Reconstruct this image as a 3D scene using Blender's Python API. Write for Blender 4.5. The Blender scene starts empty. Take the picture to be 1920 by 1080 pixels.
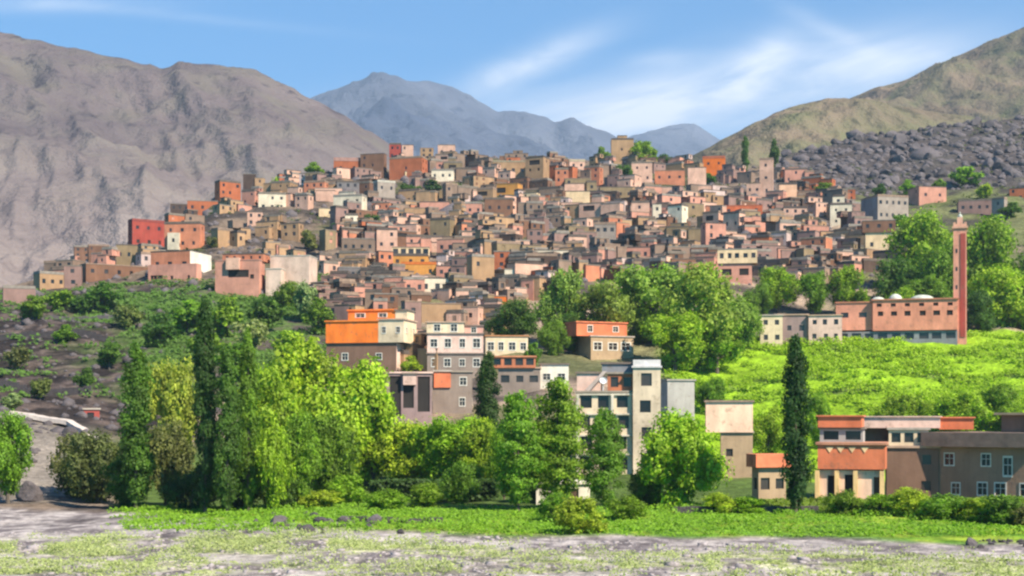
import bpy, math, random
import numpy as np
from mathutils import Vector, Matrix

scn = bpy.context.scene
COL = scn.collection
R = math.radians
rng = random.Random(11)
nrs = np.random.RandomState(5)

# ------------------------------------------------------------------ camera
F = 1920 * 50 / 36.0          # focal length in photograph pixels
HZ, CX, CH = 780.0, 960.0, 10.0   # horizon row, centre column, camera height
cam_d = bpy.data.cameras.new('camera')
cam_d.lens = 50; cam_d.sensor_width = 36; cam_d.sensor_fit = 'HORIZONTAL'
cam_d.shift_y = (HZ - 540) / 1920
cam_d.clip_start = 1; cam_d.clip_end = 40000
cam = bpy.data.objects.new('camera', cam_d); COL.objects.link(cam)
cam.location = (0, 0, CH); cam.rotation_euler = (R(90), 0, 0)
scn.camera = cam

# ------------------------------------------------------------------ sky, sun, exposure
SUN_EL, SUN_AZ = R(45), R(133)     # azimuth clockwise from +Y (away from the camera)
w = bpy.data.worlds.new('World'); scn.world = w; w.use_nodes = True
nt = w.node_tree; nt.nodes.clear()
def N(t, **kw):
    n = nt.nodes.new(t)
    for k, v in kw.items(): setattr(n, k, v)
    return n
def math_node(tree, op, a, b=None, clamp=False):
    n = tree.nodes.new('ShaderNodeMath'); n.operation = op; n.use_clamp = clamp
    for i, v in enumerate((a, b)):
        if v is None: continue
        if isinstance(v, (int, float)): n.inputs[i].default_value = v
        else: tree.links.new(v, n.inputs[i])
    return n.outputs[0]
out = N('ShaderNodeOutputWorld'); bg = N('ShaderNodeBackground')
sky = N('ShaderNodeTexSky', sky_type='NISHITA', sun_disc=False)
sky.sun_elevation = SUN_EL; sky.sun_rotation = SUN_AZ
sky.altitude = 1700; sky.air_density = 1.0; sky.dust_density = 0.25; sky.ozone_density = 2.2
bg.inputs['Strength'].default_value = 0.095
# thin cirrus, placed by direction in the sky
tc = N('ShaderNodeTexCoord'); sep = N('ShaderNodeSeparateXYZ'); nt.links.new(tc.outputs['Generated'], sep.inputs[0])
M = lambda op, a, b=None, c=False: math_node(nt, op, a, b, c)
yy = M('MAXIMUM', sep.outputs[1], 0.05)
az = M('DIVIDE', sep.outputs[0], yy); el = M('DIVIDE', sep.outputs[2], yy)
cmb = N('ShaderNodeCombineXYZ')
nt.links.new(M('ADD', M('MULTIPLY', az, 9.0), M('MULTIPLY', el, -7.0)), cmb.inputs[0])
nt.links.new(M('ADD', M('MULTIPLY', el, 30.0), M('MULTIPLY', az, -4.0)), cmb.inputs[1])
nz = N('ShaderNodeTexNoise'); nz.inputs['Scale'].default_value = 0.9; nz.inputs['Detail'].default_value = 7
nz.inputs['Roughness'].default_value = 0.6; nz.inputs['Distortion'].default_value = 0.7
nt.links.new(cmb.outputs[0], nz.inputs['Vector'])
def blob(px, py, wx, wy, slope, gain):
    a0, e0 = (px - CX) / F, (HZ - py) / F
    da = M('SUBTRACT', az, a0)
    de = M('SUBTRACT', M('SUBTRACT', el, e0), M('MULTIPLY', da, slope))
    r = M('ADD', M('POWER', M('ABSOLUTE', M('DIVIDE', da, wx / F)), 2.0), M('POWER', M('ABSOLUTE', M('DIVIDE', de, wy / F)), 2.0))
    return M('MULTIPLY', M('POWER', 2.718, M('MULTIPLY', r, -1.0)), gain)
cover = blob(1280, 195, 280, 62, 0.15, 1.25)
for b in ((1010, 112, 120, 30, 0.38, 1.1), (1420, 130, 60, 45, 0.6, 1.0), (1620, 120, 260, 60, 0.1, 0.8), (1230, 110, 60, 16, 0.1, 0.3),
          (960, 225, 420, 55, 0.0, 0.35), (1560, 60, 90, 20, -0.5, 0.3), (80, 8, 200, 16, 0.0, 0.4), (330, 30, 300, 10, -0.1, 0.15)):
    cover = M('ADD', cover, blob(*b))
nn = M('MULTIPLY', M('SUBTRACT', nz.outputs['Fac'], 0.27), 2.2, True)
cfac = M('MINIMUM', M('MULTIPLY', cover, M('ADD', M('MULTIPLY', nn, 0.7), 0.22)), 0.86, True)
hs = N('ShaderNodeHueSaturation'); hs.inputs['Saturation'].default_value = 1.15; hs.inputs['Value'].default_value = 1.0
nt.links.new(sky.outputs[0], hs.inputs['Color'])
mx = N('ShaderNodeMix', data_type='RGBA')
tn = N('ShaderNodeMix', data_type='RGBA', blend_type='MULTIPLY'); tn.inputs[0].default_value = 1.0; tn.inputs[7].default_value = (0.20, 0.85, 1.03, 1)
nt.links.new(hs.outputs[0], tn.inputs[6]); nt.links.new(cfac, mx.inputs[0]); nt.links.new(tn.outputs[2], mx.inputs[6]); mx.inputs[7].default_value = (8.4, 8.4, 8.4, 1)
nt.links.new(mx.outputs[2], bg.inputs['Color']); nt.links.new(bg.outputs[0], out.inputs['Surface'])
sd = bpy.data.lights.new('sun', 'SUN'); sd.energy = 5.0; sd.angle = R(0.5); sd.color = (1.0, 0.90, 0.72)
sun = bpy.data.objects.new('sun', sd); COL.objects.link(sun)
sdir = Vector((math.sin(SUN_AZ) * math.cos(SUN_EL), math.cos(SUN_AZ) * math.cos(SUN_EL), math.sin(SUN_EL)))
sun.rotation_euler = sdir.to_track_quat('Z', 'Y').to_euler(); sun.location = sdir * 500
scn.view_settings.view_transform = 'Standard'; scn.view_settings.look = 'None'
scn.view_settings.exposure = 1.05; scn.view_settings.gamma = 1
scn.cycles.volume_bounces = 0; scn.cycles.max_bounces = 6; scn.cycles.filter_width = 2.4

# ------------------------------------------------------------------ helpers
def tag(o, label=None, cat=None, group=None, kind=None):
    for k, v in (('label', label), ('category', cat), ('group', group), ('kind', kind)):
        if v: o[k] = v
    return o
def empty(name, loc=(0, 0, 0), rz=0.0):
    o = bpy.data.objects.new(name, None); COL.objects.link(o)
    o.location = loc; o.rotation_euler = (0, 0, rz); o.empty_display_size = 1
    return o
def link(name, me, mat=None, parent=None):
    if mat is not None and not me.materials: me.materials.append(mat)
    o = bpy.data.objects.new(name, me); COL.objects.link(o)
    if parent: o.parent = parent
    return o
def np_mesh(name, V, Fq, smooth=False):
    me = bpy.data.meshes.new(name); V = np.asarray(V, dtype=np.float32); Fq = np.asarray(Fq, dtype=np.int32)
    k = Fq.shape[1]
    me.vertices.add(len(V)); me.vertices.foreach_set('co', V.ravel())
    me.loops.add(Fq.size); me.loops.foreach_set('vertex_index', Fq.ravel())
    me.polygons.add(len(Fq)); me.polygons.foreach_set('loop_start', np.arange(0, Fq.size, k, dtype=np.int32))
    if smooth: me.polygons.foreach_set('use_smooth', np.ones(len(Fq), dtype=bool))
    me.update(calc_edges=True); me.validate()
    return me
class MB:
    def __init__(s): s.v = []; s.f = []
    def quad(s, a, b, c, d):
        n = len(s.v); s.v += [a, b, c, d]; s.f.append((n, n + 1, n + 2, n + 3))
    def box(s, x0, x1, y0, y1, z0, z1):
        n = len(s.v)
        s.v += [(x0, y0, z0), (x1, y0, z0), (x1, y1, z0), (x0, y1, z0), (x0, y0, z1), (x1, y0, z1), (x1, y1, z1), (x0, y1, z1)]
        s.f += [tuple(n + i for i in q) for q in ((0, 1, 5, 4), (1, 2, 6, 5), (2, 3, 7, 6), (3, 0, 4, 7), (4, 5, 6, 7), (3, 2, 1, 0))]
    def lathe(s, prof, cx=0, cy=0, n=14):
        b = len(s.v)
        for r, z in prof:
            for k in range(n):
                a = 2 * math.pi * k / n; s.v.append((cx + r * math.cos(a), cy + r * math.sin(a), z))
        for i in range(len(prof) - 1):
            for k in range(n):
                k2 = (k + 1) % n
                s.f.append((b + i * n + k, b + i * n + k2, b + (i + 1) * n + k2, b + (i + 1) * n + k))
    def tube(s, pts, rad, n=6):
        b = len(s.v); pts = [Vector(p) for p in pts]
        for i, p in enumerate(pts):
            d = (pts[min(i + 1, len(pts) - 1)] - pts[max(i - 1, 0)]).normalized()
            q = d.to_track_quat('Z', 'Y')
            for k in range(n):
                a = 2 * math.pi * k / n
                s.v.append(tuple(p + q @ Vector((rad[i] * math.cos(a), rad[i] * math.sin(a), 0))))
        for i in range(len(pts) - 1):
            for k in range(n):
                k2 = (k + 1) % n
                s.f.append((b + i * n + k, b + i * n + k2, b + (i + 1) * n + k2, b + (i + 1) * n + k))
        s.f.append(tuple(b + (len(pts) - 1) * n + k for k in range(n)))
    def mesh(s, name):
        me = bpy.data.meshes.new(name); me.from_pydata(s.v, [], s.f); me.update(); return me
    def build(s, name, mat, parent=None): return link(name, s.mesh(name), mat, parent)

_T = nrs.rand(256, 256).astype(np.float64)
def vnoise(x, y):
    x = np.asarray(x, float); y = np.asarray(y, float)
    xi = np.floor(x).astype(int); yi = np.floor(y).astype(int); fx = x - xi; fy = y - yi
    fx = fx * fx * (3 - 2 * fx); fy = fy * fy * (3 - 2 * fy)
    a = _T[xi & 255, yi & 255]; b = _T[(xi + 1) & 255, yi & 255]; c = _T[xi & 255, (yi + 1) & 255]; d = _T[(xi + 1) & 255, (yi + 1) & 255]
    return a + (b - a) * fx + (c - a) * fy + (a - b - c + d) * fx * fy
def fbm(x, y, o=5, g=0.5):
    s = 0; a = 1; t = 0
    for i in range(o):
        s = s + a * vnoise(x * 2 ** i + 17.3 * i, y * 2 ** i + 9.1 * i); t += a; a *= g
    return s / t
def ridged(x, y, o=5, g=0.55):
    s = 0; a = 1; t = 0
    for i in range(o):
        s = s + a * (1 - np.abs(2 * vnoise(x * 2 ** i + 31.7 * i, y * 2 ** i + 5.3 * i) - 1)); t += a; a *= g
    return s / t

# ------------------------------------------------------------------ materials
def new_mat(name):
    m = bpy.data.materials.new(name); m.use_nodes = True
    return m, m.node_tree, m.node_tree.nodes['Principled BSDF']
def noise_node(t, scale, detail=4, coord='Object', rough=0.55, sc=None):
    c = t.nodes.new('ShaderNodeTexCoord'); n = t.nodes.new('ShaderNodeTexNoise')
    n.inputs['Scale'].default_value = scale; n.inputs['Detail'].default_value = detail; n.inputs['Roughness'].default_value = rough
    src = c.outputs[coord]
    if sc:
        mp = t.nodes.new('ShaderNodeMapping'); mp.inputs['Scale'].default_value = sc; t.links.new(src, mp.inputs[0]); src = mp.outputs[0]
    t.links.new(src, n.inputs['Vector'])
    return n.outputs['Fac']
def ramp(t, fac, lo, hi, a=0.0, b=1.0):
    n = t.nodes.new('ShaderNodeMapRange'); t.links.new(fac, n.inputs[0])
    n.inputs[1].default_value = lo; n.inputs[2].default_value = hi; n.inputs[3].default_value = a; n.inputs[4].default_value = b
    return n.outputs[0]
def mixc(t, fac, a, b, mode='MIX'):
    n = t.nodes.new('ShaderNodeMix'); n.data_type = 'RGBA'; n.blend_type = mode
    for i, v in ((0, fac), (6, a), (7, b)):
        if isinstance(v, (int, float)): n.inputs[i].default_value = v
        elif isinstance(v, tuple): n.inputs[i].default_value = v if len(v) == 4 else (*v, 1)
        else: t.links.new(v, n.inputs[i])
    return n.outputs[2]
def bump(t, bsdf, h, strength=0.4, dist=0.2):
    b = t.nodes.new('ShaderNodeBump'); b.inputs['Strength'].default_value = strength; b.inputs['Distance'].default_value = dist
    t.links.new(h, b.inputs['Height']); t.links.new(b.outputs[0], bsdf.inputs['Normal'])
def scaled(t, col, fac):
    n = t.nodes.new('ShaderNodeVectorMath'); n.operation = 'SCALE'; t.links.new(col, n.inputs[0]); t.links.new(fac, n.inputs['Scale']); return n.outputs[0]

def plaster_mat():
    m, t, b = new_mat('weathered_plaster')
    oi = t.nodes.new('ShaderNodeObjectInfo')
    n1 = noise_node(t, 0.35, 5, sc=(1, 1, 0.6)); n2 = noise_node(t, 2.3, 4); n3 = noise_node(t, 1.1, 3, sc=(1.6, 1.6, 0.12))
    c = scaled(t, oi.outputs['Color'], ramp(t, n1, 0.3, 0.7, 0.72, 1.18))
    c = scaled(t, c, ramp(t, n3, 0.4, 0.8, 1.03, 0.9))
    c = mixc(t, ramp(t, n2, 0.6, 0.74, 0, 0.35), c, (0.20, 0.15, 0.12))
    n4 = noise_node(t, 0.75, 6, rough=0.7); c = mixc(t, ramp(t, n4, 0.57, 0.64, 0, 0.42), c, (0.17, 0.115, 0.08))
    t.links.new(c, b.inputs['Base Color']); b.inputs['Roughness'].default_value = 0.9
    b.inputs['Specular IOR Level'].default_value = 0.2
    bump(t, b, n2, 0.35, 0.08)
    return m
PLASTER = plaster_mat()
def roof_mat():
    m, t, b = new_mat('mud_roof')
    oi = t.nodes.new('ShaderNodeObjectInfo'); n1 = noise_node(t, 0.8, 5)
    t.links.new(scaled(t, oi.outputs['Color'], ramp(t, n1, 0.3, 0.7, 0.7, 1.2)), b.inputs['Base Color']); b.inputs['Roughness'].default_value = 0.95
    bump(t, b, n1, 0.4, 0.1); return m
ROOF = roof_mat()
def glass_mat():
    m, t, b = new_mat('dark_window_glass')
    oi = t.nodes.new('ShaderNodeObjectInfo')
    c = mixc(t, oi.outputs['Random'], (0.012, 0.011, 0.012), (0.055, 0.04, 0.035)); t.links.new(c, b.inputs['Base Color'])
    b.inputs['Roughness'].default_value = 0.25; return m
GLASS = glass_mat()
def simple(name, col, rough=0.85, ns=1.5, amt=0.25):
    m, t, b = new_mat(name); n = noise_node(t, ns, 4)
    cc = t.nodes.new('ShaderNodeRGB'); cc.outputs[0].default_value = (*col, 1)
    t.links.new(scaled(t, cc.outputs[0], ramp(t, n, 0.3, 0.7, 1 - amt, 1 + amt)), b.inputs['Base Color']); b.inputs['Roughness'].default_value = rough
    bump(t, b, n, 0.25, 0.05); return m
BARK = simple('bark', (0.11, 0.085, 0.065)); TRIM = simple('whitewashed_trim', (0.62, 0.57, 0.5)); WOOD = simple('dark_wood', (0.09, 0.05, 0.03))
METAL = simple('painted_metal', (0.55, 0.56, 0.58), 0.4, 1, 0.1)
def leaf_mat():
    m, t, b = new_mat('leaves')
    oi = t.nodes.new('ShaderNodeObjectInfo'); g = t.nodes.new('ShaderNodeNewGeometry')
    n1 = noise_node(t, 6.0, 2)
    c = scaled(t, oi.outputs['Color'], ramp(t, n1, 0.3, 0.7, 0.55, 1.45))
    c = scaled(t, c, ramp(t, g.outputs['Random Per Island'], 0, 1, 0.78, 1.22))
    c = mixc(t, ramp(t, n1, 0.5, 0.72, 0, 0.35), c, mixc(t, 1.0, c, (1.25, 1.12, 0.6), 'MULTIPLY'))
    t.links.new(c, b.inputs['Base Color']); b.inputs['Roughness'].default_value = 0.6; b.inputs['Specular IOR Level'].default_value = 0.25
    tr = t.nodes.new('ShaderNodeBsdfTranslucent'); t.links.new(mixc(t, 1.0, c, (1.15, 1.4, 0.4), 'MULTIPLY'), tr.inputs[0])
    ms = t.nodes.new('ShaderNodeMixShader'); ms.inputs[0].default_value = 0.35
    t.links.new(b.outputs[0], ms.inputs[1]); t.links.new(tr.outputs[0], ms.inputs[2])
    t.links.new(ms.outputs[0], t.nodes['Material Output'].inputs['Surface']); return m
LEAF = leaf_mat()
def rock_mat():
    m, t, b = new_mat('boulder_rock')
    oi = t.nodes.new('ShaderNodeObjectInfo'); n1 = noise_node(t, 1.3, 6); n2 = noise_node(t, 5, 5)
    c = mixc(t, n1, (0.020, 0.017, 0.020), (0.17, 0.14, 0.145))
    c = scaled(t, c, ramp(t, oi.outputs['Random'], 0, 1, 0.4, 1.25))
    t.links.new(c, b.inputs['Base Color']); b.inputs['Roughness'].default_value = 0.9; bump(t, b, n2, 0.7, 0.3); return m
ROCK = rock_mat()
STONE = simple('pale_river_stone', (.27, .235, .24), .9, 3, .4)
def ground_mat():
    m, t, b = new_mat('hillside_soil')
    at = t.nodes.new('ShaderNodeVertexColor'); at.layer_name = 'soil'
    n1 = noise_node(t, 0.06, 6); n2 = noise_node(t, 0.5, 6, rough=0.7); n3 = noise_node(t, 2.6, 4)
    c = scaled(t, at.outputs[0], ramp(t, n1, 0.3, 0.7, 0.75, 1.25)); c = scaled(t, c, ramp(t, n2, 0.3, 0.7, 0.5, 1.5))
    c = scaled(t, c, ramp(t, n3, 0.3, 0.7, 0.75, 1.25))
    t.links.new(c, b.inputs['Base Color']); b.inputs['Roughness'].default_value = 0.95; b.inputs['Specular IOR Level'].default_value = 0.1
    bump(t, b, n2, 0.9, 0.9); return m
GROUND = ground_mat()

# ------------------------------------------------------------------ terrain
FLAT = lambda Y: HZ + CH * F / Y
def zrow(z, Y): return HZ - (z - CH) * F / Y
TAB = {   # column: (depth, row of the ground) from the valley floor to the crest
 -500: [(165, 940), (230, 800), (300, 710), (400, 590), (430, 575)],
 0:   [(165, 938), (232, 782), (300, 690), (400, 565), (440, 543)],
 130: [(168, 936), (235, 800), (300, 690), (410, 555), (480, 505)],
 240: [(172, 934), (238, 815), (300, 690), (415, 550), (530, 452)],
 400: [(180, 930), (240, 800), (300, 690), (400, 556), (480, 470), (600, 372)],
 600: [(185, 928), (235, 800), (290, 695), (330, 640), (400, 556), (560, 410), (660, 318)],
 800: [(190, 925), (220, 850), (265, 735), (300, 670), (330, 625), (400, 545), (560, 412), (700, 293)],
 1000: [(190, 925), (217, 880), (262, 745), (300, 675), (330, 650), (400, 530), (560, 410), (720, 288)],
 1200: [(190, 925), (217, 880), (262, 765), (300, 690), (330, 655), (400, 528), (560, 410), (720, 300)],
 1350: [(195, 922), (215, 885), (240, 828), (262, 770), (325, 650), (345, 632), (400, 530), (560, 410), (730, 320)],
 1480: [(200, 920), (210, 905), (238, 845), (262, 775), (325, 642), (345, 632), (400, 540), (560, 410), (650, 350), (770, 285)],
 1600: [(200, 920), (210, 905), (238, 845), (262, 775), (325, 636), (345, 630), (400, 545), (560, 405), (650, 338), (800, 250)],
 1800: [(203, 918), (212, 905), (238, 845), (262, 770), (325, 633), (345, 627), (400, 545), (520, 420), (650, 330), (840, 225)],
 2000: [(203, 918), (212, 905), (238, 845), (262, 770), (325, 633), (345, 627), (400, 545), (520, 410), (650, 320), (850, 214)],
 2600: [(203, 918), (238, 845), (325, 640), (345, 627), (400, 545), (520, 410), (650, 310), (850, 205)],
}
PXS = np.array(sorted(TAB)); 
YG = np.concatenate([np.arange(150, 460, 1.5), np.arange(460, 1240, 4)])
ZG = []
for p in PXS:
    T = [(150, FLAT(150))] + TAB[p]
    ys = np.array([a for a, _ in T], float); zs = np.array([CH + (HZ - b) * a / F for a, b in T])
    yr, zr = ys[-1], zs[-1]
    z = np.interp(YG, ys, zs)
    far = YG > yr
    z[far] = zr - 0.22 * (YG[far] - yr) + 0.0
    k = np.ones(7) / 7; zp = np.pad(z, 3, mode='edge'); z = np.convolve(zp, k, 'valid')
    ZG.append(np.maximum(z, -30))
ZG = np.array(ZG)
def gz_arr(x, Y, bumps=True):
    x = np.asarray(x, float); Y = np.asarray(Y, float); px = np.clip(CX + F * x / Y, PXS[0], PXS[-1])
    j = np.clip(np.searchsorted(PXS, px) - 1, 0, len(PXS) - 2); t = (px - PXS[j]) / (PXS[j + 1] - PXS[j])
    yi = np.clip(np.interp(Y, YG, np.arange(len(YG))), 0, len(YG) - 1.001); i = yi.astype(int); u = yi - i
    z = (1 - t) * ((1 - u) * ZG[j, i] + u * ZG[j, i + 1]) + t * ((1 - u) * ZG[j + 1, i] + u * ZG[j + 1, i + 1])
    z = np.where(Y < 150, 0.0, z)
    if bumps:
        a = np.clip((Y - 150) / 120, 0, 1)
        z = z + a * (fbm(x / 22, Y / 22, 4) - 0.5) * 5.0 + (fbm(x / 6, Y / 6, 4) - 0.5) * (0.5 + 1.3 * a)
    return z
def gz(x, Y): return float(gz_arr(np.array([x]), np.array([Y]))[0])
YS = np.concatenate([np.arange(70, 150, 0.5), np.arange(150, 1000, 1.0)])
def Yof(px, py):
    x = (px - CX) / F * YS
    row = HZ - (gz_arr(x, YS, False) - CH) * F / YS
    k = np.nonzero(row <= py)[0]
    return float(YS[k[0]]) if len(k) else 700.0
def pt(px, py, Y): return Vector(((px - CX) / F * Y, Y, CH + (HZ - py) / F * Y))

def lerp(a, b, t): t = np.asarray(t)[..., None]; return np.asarray(a) * (1 - t) + np.asarray(b) * t
def sstep(a, b, x): t = np.clip((x - a) / (b - a), 0, 1); return t * t * (3 - 2 * t)
def soil(px, Y, row, x):
    n = fbm(x / 9, Y / 9, 5); n2 = fbm(x / 2.2 + 40, Y / 4.5, 4); n3 = fbm(x / 30 + 9, Y / 30, 4)
    earth = lerp((0.085, 0.068, 0.06), (0.27, 0.20, 0.15), sstep(0.36, 0.66, n))
    c = lerp(earth, (0.10, 0.115, 0.04), sstep(0.52, 0.66, n3) * 0.7)
    c = c * (1 - 0.35 * sstep(395, 430, Y) * sstep(1500, 1400, px))[..., None]
    # dark bare bank on the left and boulder slope on the right
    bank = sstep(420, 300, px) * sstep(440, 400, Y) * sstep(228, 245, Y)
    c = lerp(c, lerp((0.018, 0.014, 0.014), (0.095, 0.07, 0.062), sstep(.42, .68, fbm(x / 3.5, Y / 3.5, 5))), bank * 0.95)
    c = lerp(c, (0.055, 0.047, 0.048), sstep(1430, 1520, px) * sstep(560, 620, Y) * 0.9)
    c = lerp(c, lerp((0.05, 0.045, 0.035), (0.10, 0.12, 0.04), sstep(.4, .6, n)), sstep(1560, 1640, px) * sstep(440, 480, Y) * sstep(640, 580, Y) * .85)
    # green patches under the left houses
    c = lerp(c, (0.07, 0.12, 0.025), sstep(60, 330, px) * sstep(700, 560, px) * sstep(430, 395, Y) * sstep(255, 300, Y) * sstep(0.36, 0.5, n))
    # pale scree below the path
    c = lerp(c, (0.21, 0.18, 0.155), sstep(250, 120, px) * sstep(240, 230, Y) * sstep(158, 166, Y))
    # field
    fld = sstep(1215, 1290, px) * sstep(208, 216, Y) * sstep(348, 338, Y)
    c = lerp(c, lerp((0.20, 0.33, 0.015), (0.10, 0.15, 0.03), sstep(.5, .68, fbm(x / 14, Y / 5, 4))), fld)
    # dark green strip below the trees
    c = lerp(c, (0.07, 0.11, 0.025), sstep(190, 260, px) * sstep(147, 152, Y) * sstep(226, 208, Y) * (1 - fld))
    # lawn strip
    w1 = fbm(x / 11, Y / 60, 4) - .5
    le = np.interp(px, [200, 480, 700, 1100, 1900], [1002, 1004, 996, 1002, 1020])
    lawn = sstep(le + 5, le - 5, row + (n2 - 0.5) * 12 + 22 * w1) * sstep(950, 955, row)
    lawn = lawn * sstep(190, 260, px + 160 * (n - .5))
    c = lerp(c, lerp((0.10, 0.21, 0.018), (0.22, 0.30, 0.03), sstep(0.4, 0.65, n2)), lawn)
    ls = np.interp(px, [0, 260, 480, 700, 1100, 1900], [952, 962, 985, 996, 1002, 1018])
    near = sstep(ls - 6, ls + 8, row + (n - .5) * 16 + 20 * w1)
    gravel = lerp((0.13, 0.11, 0.115), (0.40, 0.355, 0.345), sstep(0.34, 0.64, .6 * n2 + .4 * fbm(x / .8, Y / 1.6, 3)))
    c = lerp(c, gravel, near)
    strip = fbm(x / 20 + 3, Y / 1.9, 3)
    gs = np.interp(px, [0, 480, 780, 1100, 1920], [1008, 1004, 1016, 1030, 1042])
    grassy = sstep(gs - 5, gs + 10, row + 18 * w1) * sstep(0.36, 0.50, n2 * 0.55 + n * 0.45 + 0.03) * (1 - .75 * sstep(1042, 1070, row + 20 * w1) * sstep(.44, .56, fbm(x / 3.1 + 7, Y / 2.6, 4))) * (.15 + .85 * sstep(.38, .50, strip))
    c = lerp(c, lerp((0.25, 0.29, 0.10), (0.43, 0.42, 0.26), sstep(0.35, 0.65, fbm(x / 1.2, Y / 2.5, 3))), grassy * 0.95)
    return np.clip(c, 0, 1)

def build_terrain():
    px = np.arange(-480, 2420, 8.0)
    rows = np.arange(1240, 958, -1.6); Ya = CH * F / (rows - HZ)
    Y = np.concatenate([[20, 35, 50], Ya, np.arange(150.5, 460, 1.25), np.arange(460, 900, 2.5), np.arange(900, 1230, 10)])
    P, YY = np.meshgrid(px, Y); X = (P - CX) / F * YY
    Z = gz_arr(X, YY); row = HZ - (Z - CH) * F / YY
    V = np.stack([X, YY, Z], -1).reshape(-1, 3); nx = len(px); ny = len(Y)
    i = np.arange(ny - 1)[:, None] * nx + np.arange(nx - 1)[None, :]
    Fq = np.stack([i, i + 1, i + nx + 1, i + nx], -1).reshape(-1, 4)
    me = np_mesh('ground', V, Fq, True)
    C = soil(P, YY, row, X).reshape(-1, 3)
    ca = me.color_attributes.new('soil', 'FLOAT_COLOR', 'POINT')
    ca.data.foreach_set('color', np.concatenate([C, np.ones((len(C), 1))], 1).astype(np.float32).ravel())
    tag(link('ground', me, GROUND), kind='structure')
build_terrain()

# ------------------------------------------------------------------ mountains
def mountain_mat(name, lo, hi, dark, scale, green=None, scree=None):
    m, t, b = new_mat(name)
    n1 = noise_node(t, scale, 7, rough=0.6); n2 = noise_node(t, scale * 9, 5, rough=0.65); n3 = noise_node(t, scale * 3.2, 5, sc=(1, 1, 0.35))
    c = mixc(t, ramp(t, n1, 0.3, 0.7), lo, hi)
    if green: c = mixc(t, ramp(t, n3, 0.42, 0.66, 0, 0.8), c, green)
    c = mixc(t, ramp(t, n2, 0.58, 0.68, 0, 0.8), c, dark)
    n4 = noise_node(t, scale * 4.5, 3, rough=0.4); c = mixc(t, ramp(t, n4, 0.66, 0.74, 0, 0.6), c, dark)
    if scree:      # paler colour low on the slope, fading out towards the crest
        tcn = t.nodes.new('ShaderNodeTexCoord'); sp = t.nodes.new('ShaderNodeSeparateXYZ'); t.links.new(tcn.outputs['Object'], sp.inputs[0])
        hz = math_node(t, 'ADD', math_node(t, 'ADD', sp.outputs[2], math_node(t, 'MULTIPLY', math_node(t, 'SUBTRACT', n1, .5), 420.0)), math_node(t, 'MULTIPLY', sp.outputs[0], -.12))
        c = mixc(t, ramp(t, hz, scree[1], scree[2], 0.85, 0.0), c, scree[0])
    c = scaled(t, c, ramp(t, n3, 0.3, 0.7, 0.8, 1.2))
    t.links.new(c, b.inputs['Base Color']); b.inputs['Roughness'].default_value = 1.0; b.inputs['Specular IOR Level'].default_value = 0.0
    bump(t, b, n2, 0.6, 0.12 / scale); return m
def mountain(name, prof, Y0, Y1, base_row, mat, gully=(0.004, 0.0012), amp=30, shear=0.5, step=6, nrow=90, jag=4.0):
    ps = np.array([p for p, _ in prof], float); rs = np.array([r for _, r in prof], float)
    px = np.arange(ps[0], ps[-1], step); ridge = np.interp(px, ps, rs)
    ridge = ridge + (fbm(px / 26, px * 0 + Y1 * .01, 4) - 0.5) * 2 * jag
    t = np.linspace(0, 1, nrow); back = np.linspace(0, 1, 14)[1:]
    TT, P = np.meshgrid(t, px, indexing='ij'); RR = np.broadcast_to(ridge, P.shape)
    YY = Y0 + (Y1 - Y0) * TT
    row = base_row + (RR - base_row) * TT
    Z = CH + (HZ - row) * YY / F; X = (P - CX) / F * YY
    g = ridged((X + shear * Z) * gully[0], (YY - Y0) * gully[1] + 3, 5) - 0.55
    env = np.clip(TT * 8, 0, 1) * np.clip((1 - TT) * 7 + 0.05, 0, 1)
    Z = Z + g * amp * env; YY = YY - g * amp * 0.8 * env
    BB, PB = np.meshgrid(back, px, indexing='ij'); YB = Y1 + (Y1 - Y0) * 0.8 * BB; ZR = CH + (HZ - ridge) * Y1 / F
    ZB = np.broadcast_to(ZR, PB.shape) * (1 - BB); XB = (PB - CX) / F * Y1
    V = np.concatenate([np.stack([X, YY, Z], -1).reshape(-1, 3), np.stack([XB, YB, ZB], -1).reshape(-1, 3)])
    nx = len(px); ny = nrow + len(back); i = np.arange(ny - 1)[:, None] * nx + np.arange(nx - 1)[None, :]
    Fq = np.stack([i, i + 1, i + nx + 1, i + nx], -1).reshape(-1, 4)
    return tag(link(name, np_mesh(name, V, Fq, True), mat), kind='structure')
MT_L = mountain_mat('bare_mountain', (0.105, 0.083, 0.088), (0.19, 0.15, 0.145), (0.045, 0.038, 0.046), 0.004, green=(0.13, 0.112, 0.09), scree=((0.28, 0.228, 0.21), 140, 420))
MT_F = mountain_mat('haze_tinted_rock', (0.035, 0.045, 0.08), (0.14, 0.145, 0.175), (0.025, 0.03, 0.05), 0.0008)  # haze blue painted into the rock colour of the far ridges
MT_R = mountain_mat('green_hill', (0.125, 0.108, 0.078), (0.27, 0.20, 0.145), (0.055, 0.056, 0.04), 0.006, green=(0.10, 0.11, 0.055))
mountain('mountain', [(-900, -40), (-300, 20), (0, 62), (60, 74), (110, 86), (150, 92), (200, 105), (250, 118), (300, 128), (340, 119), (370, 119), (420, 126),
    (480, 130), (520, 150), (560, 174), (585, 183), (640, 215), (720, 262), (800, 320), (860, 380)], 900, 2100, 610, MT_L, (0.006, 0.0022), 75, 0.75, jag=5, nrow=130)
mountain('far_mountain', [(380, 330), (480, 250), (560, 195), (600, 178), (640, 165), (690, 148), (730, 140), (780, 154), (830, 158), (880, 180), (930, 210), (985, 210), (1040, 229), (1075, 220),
    (1120, 240), (1160, 262), (1230, 300), (1300, 350)], 5200, 8400, 420, MT_F, (0.0013, 0.0007), 400, 0.4, jag=6)
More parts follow.
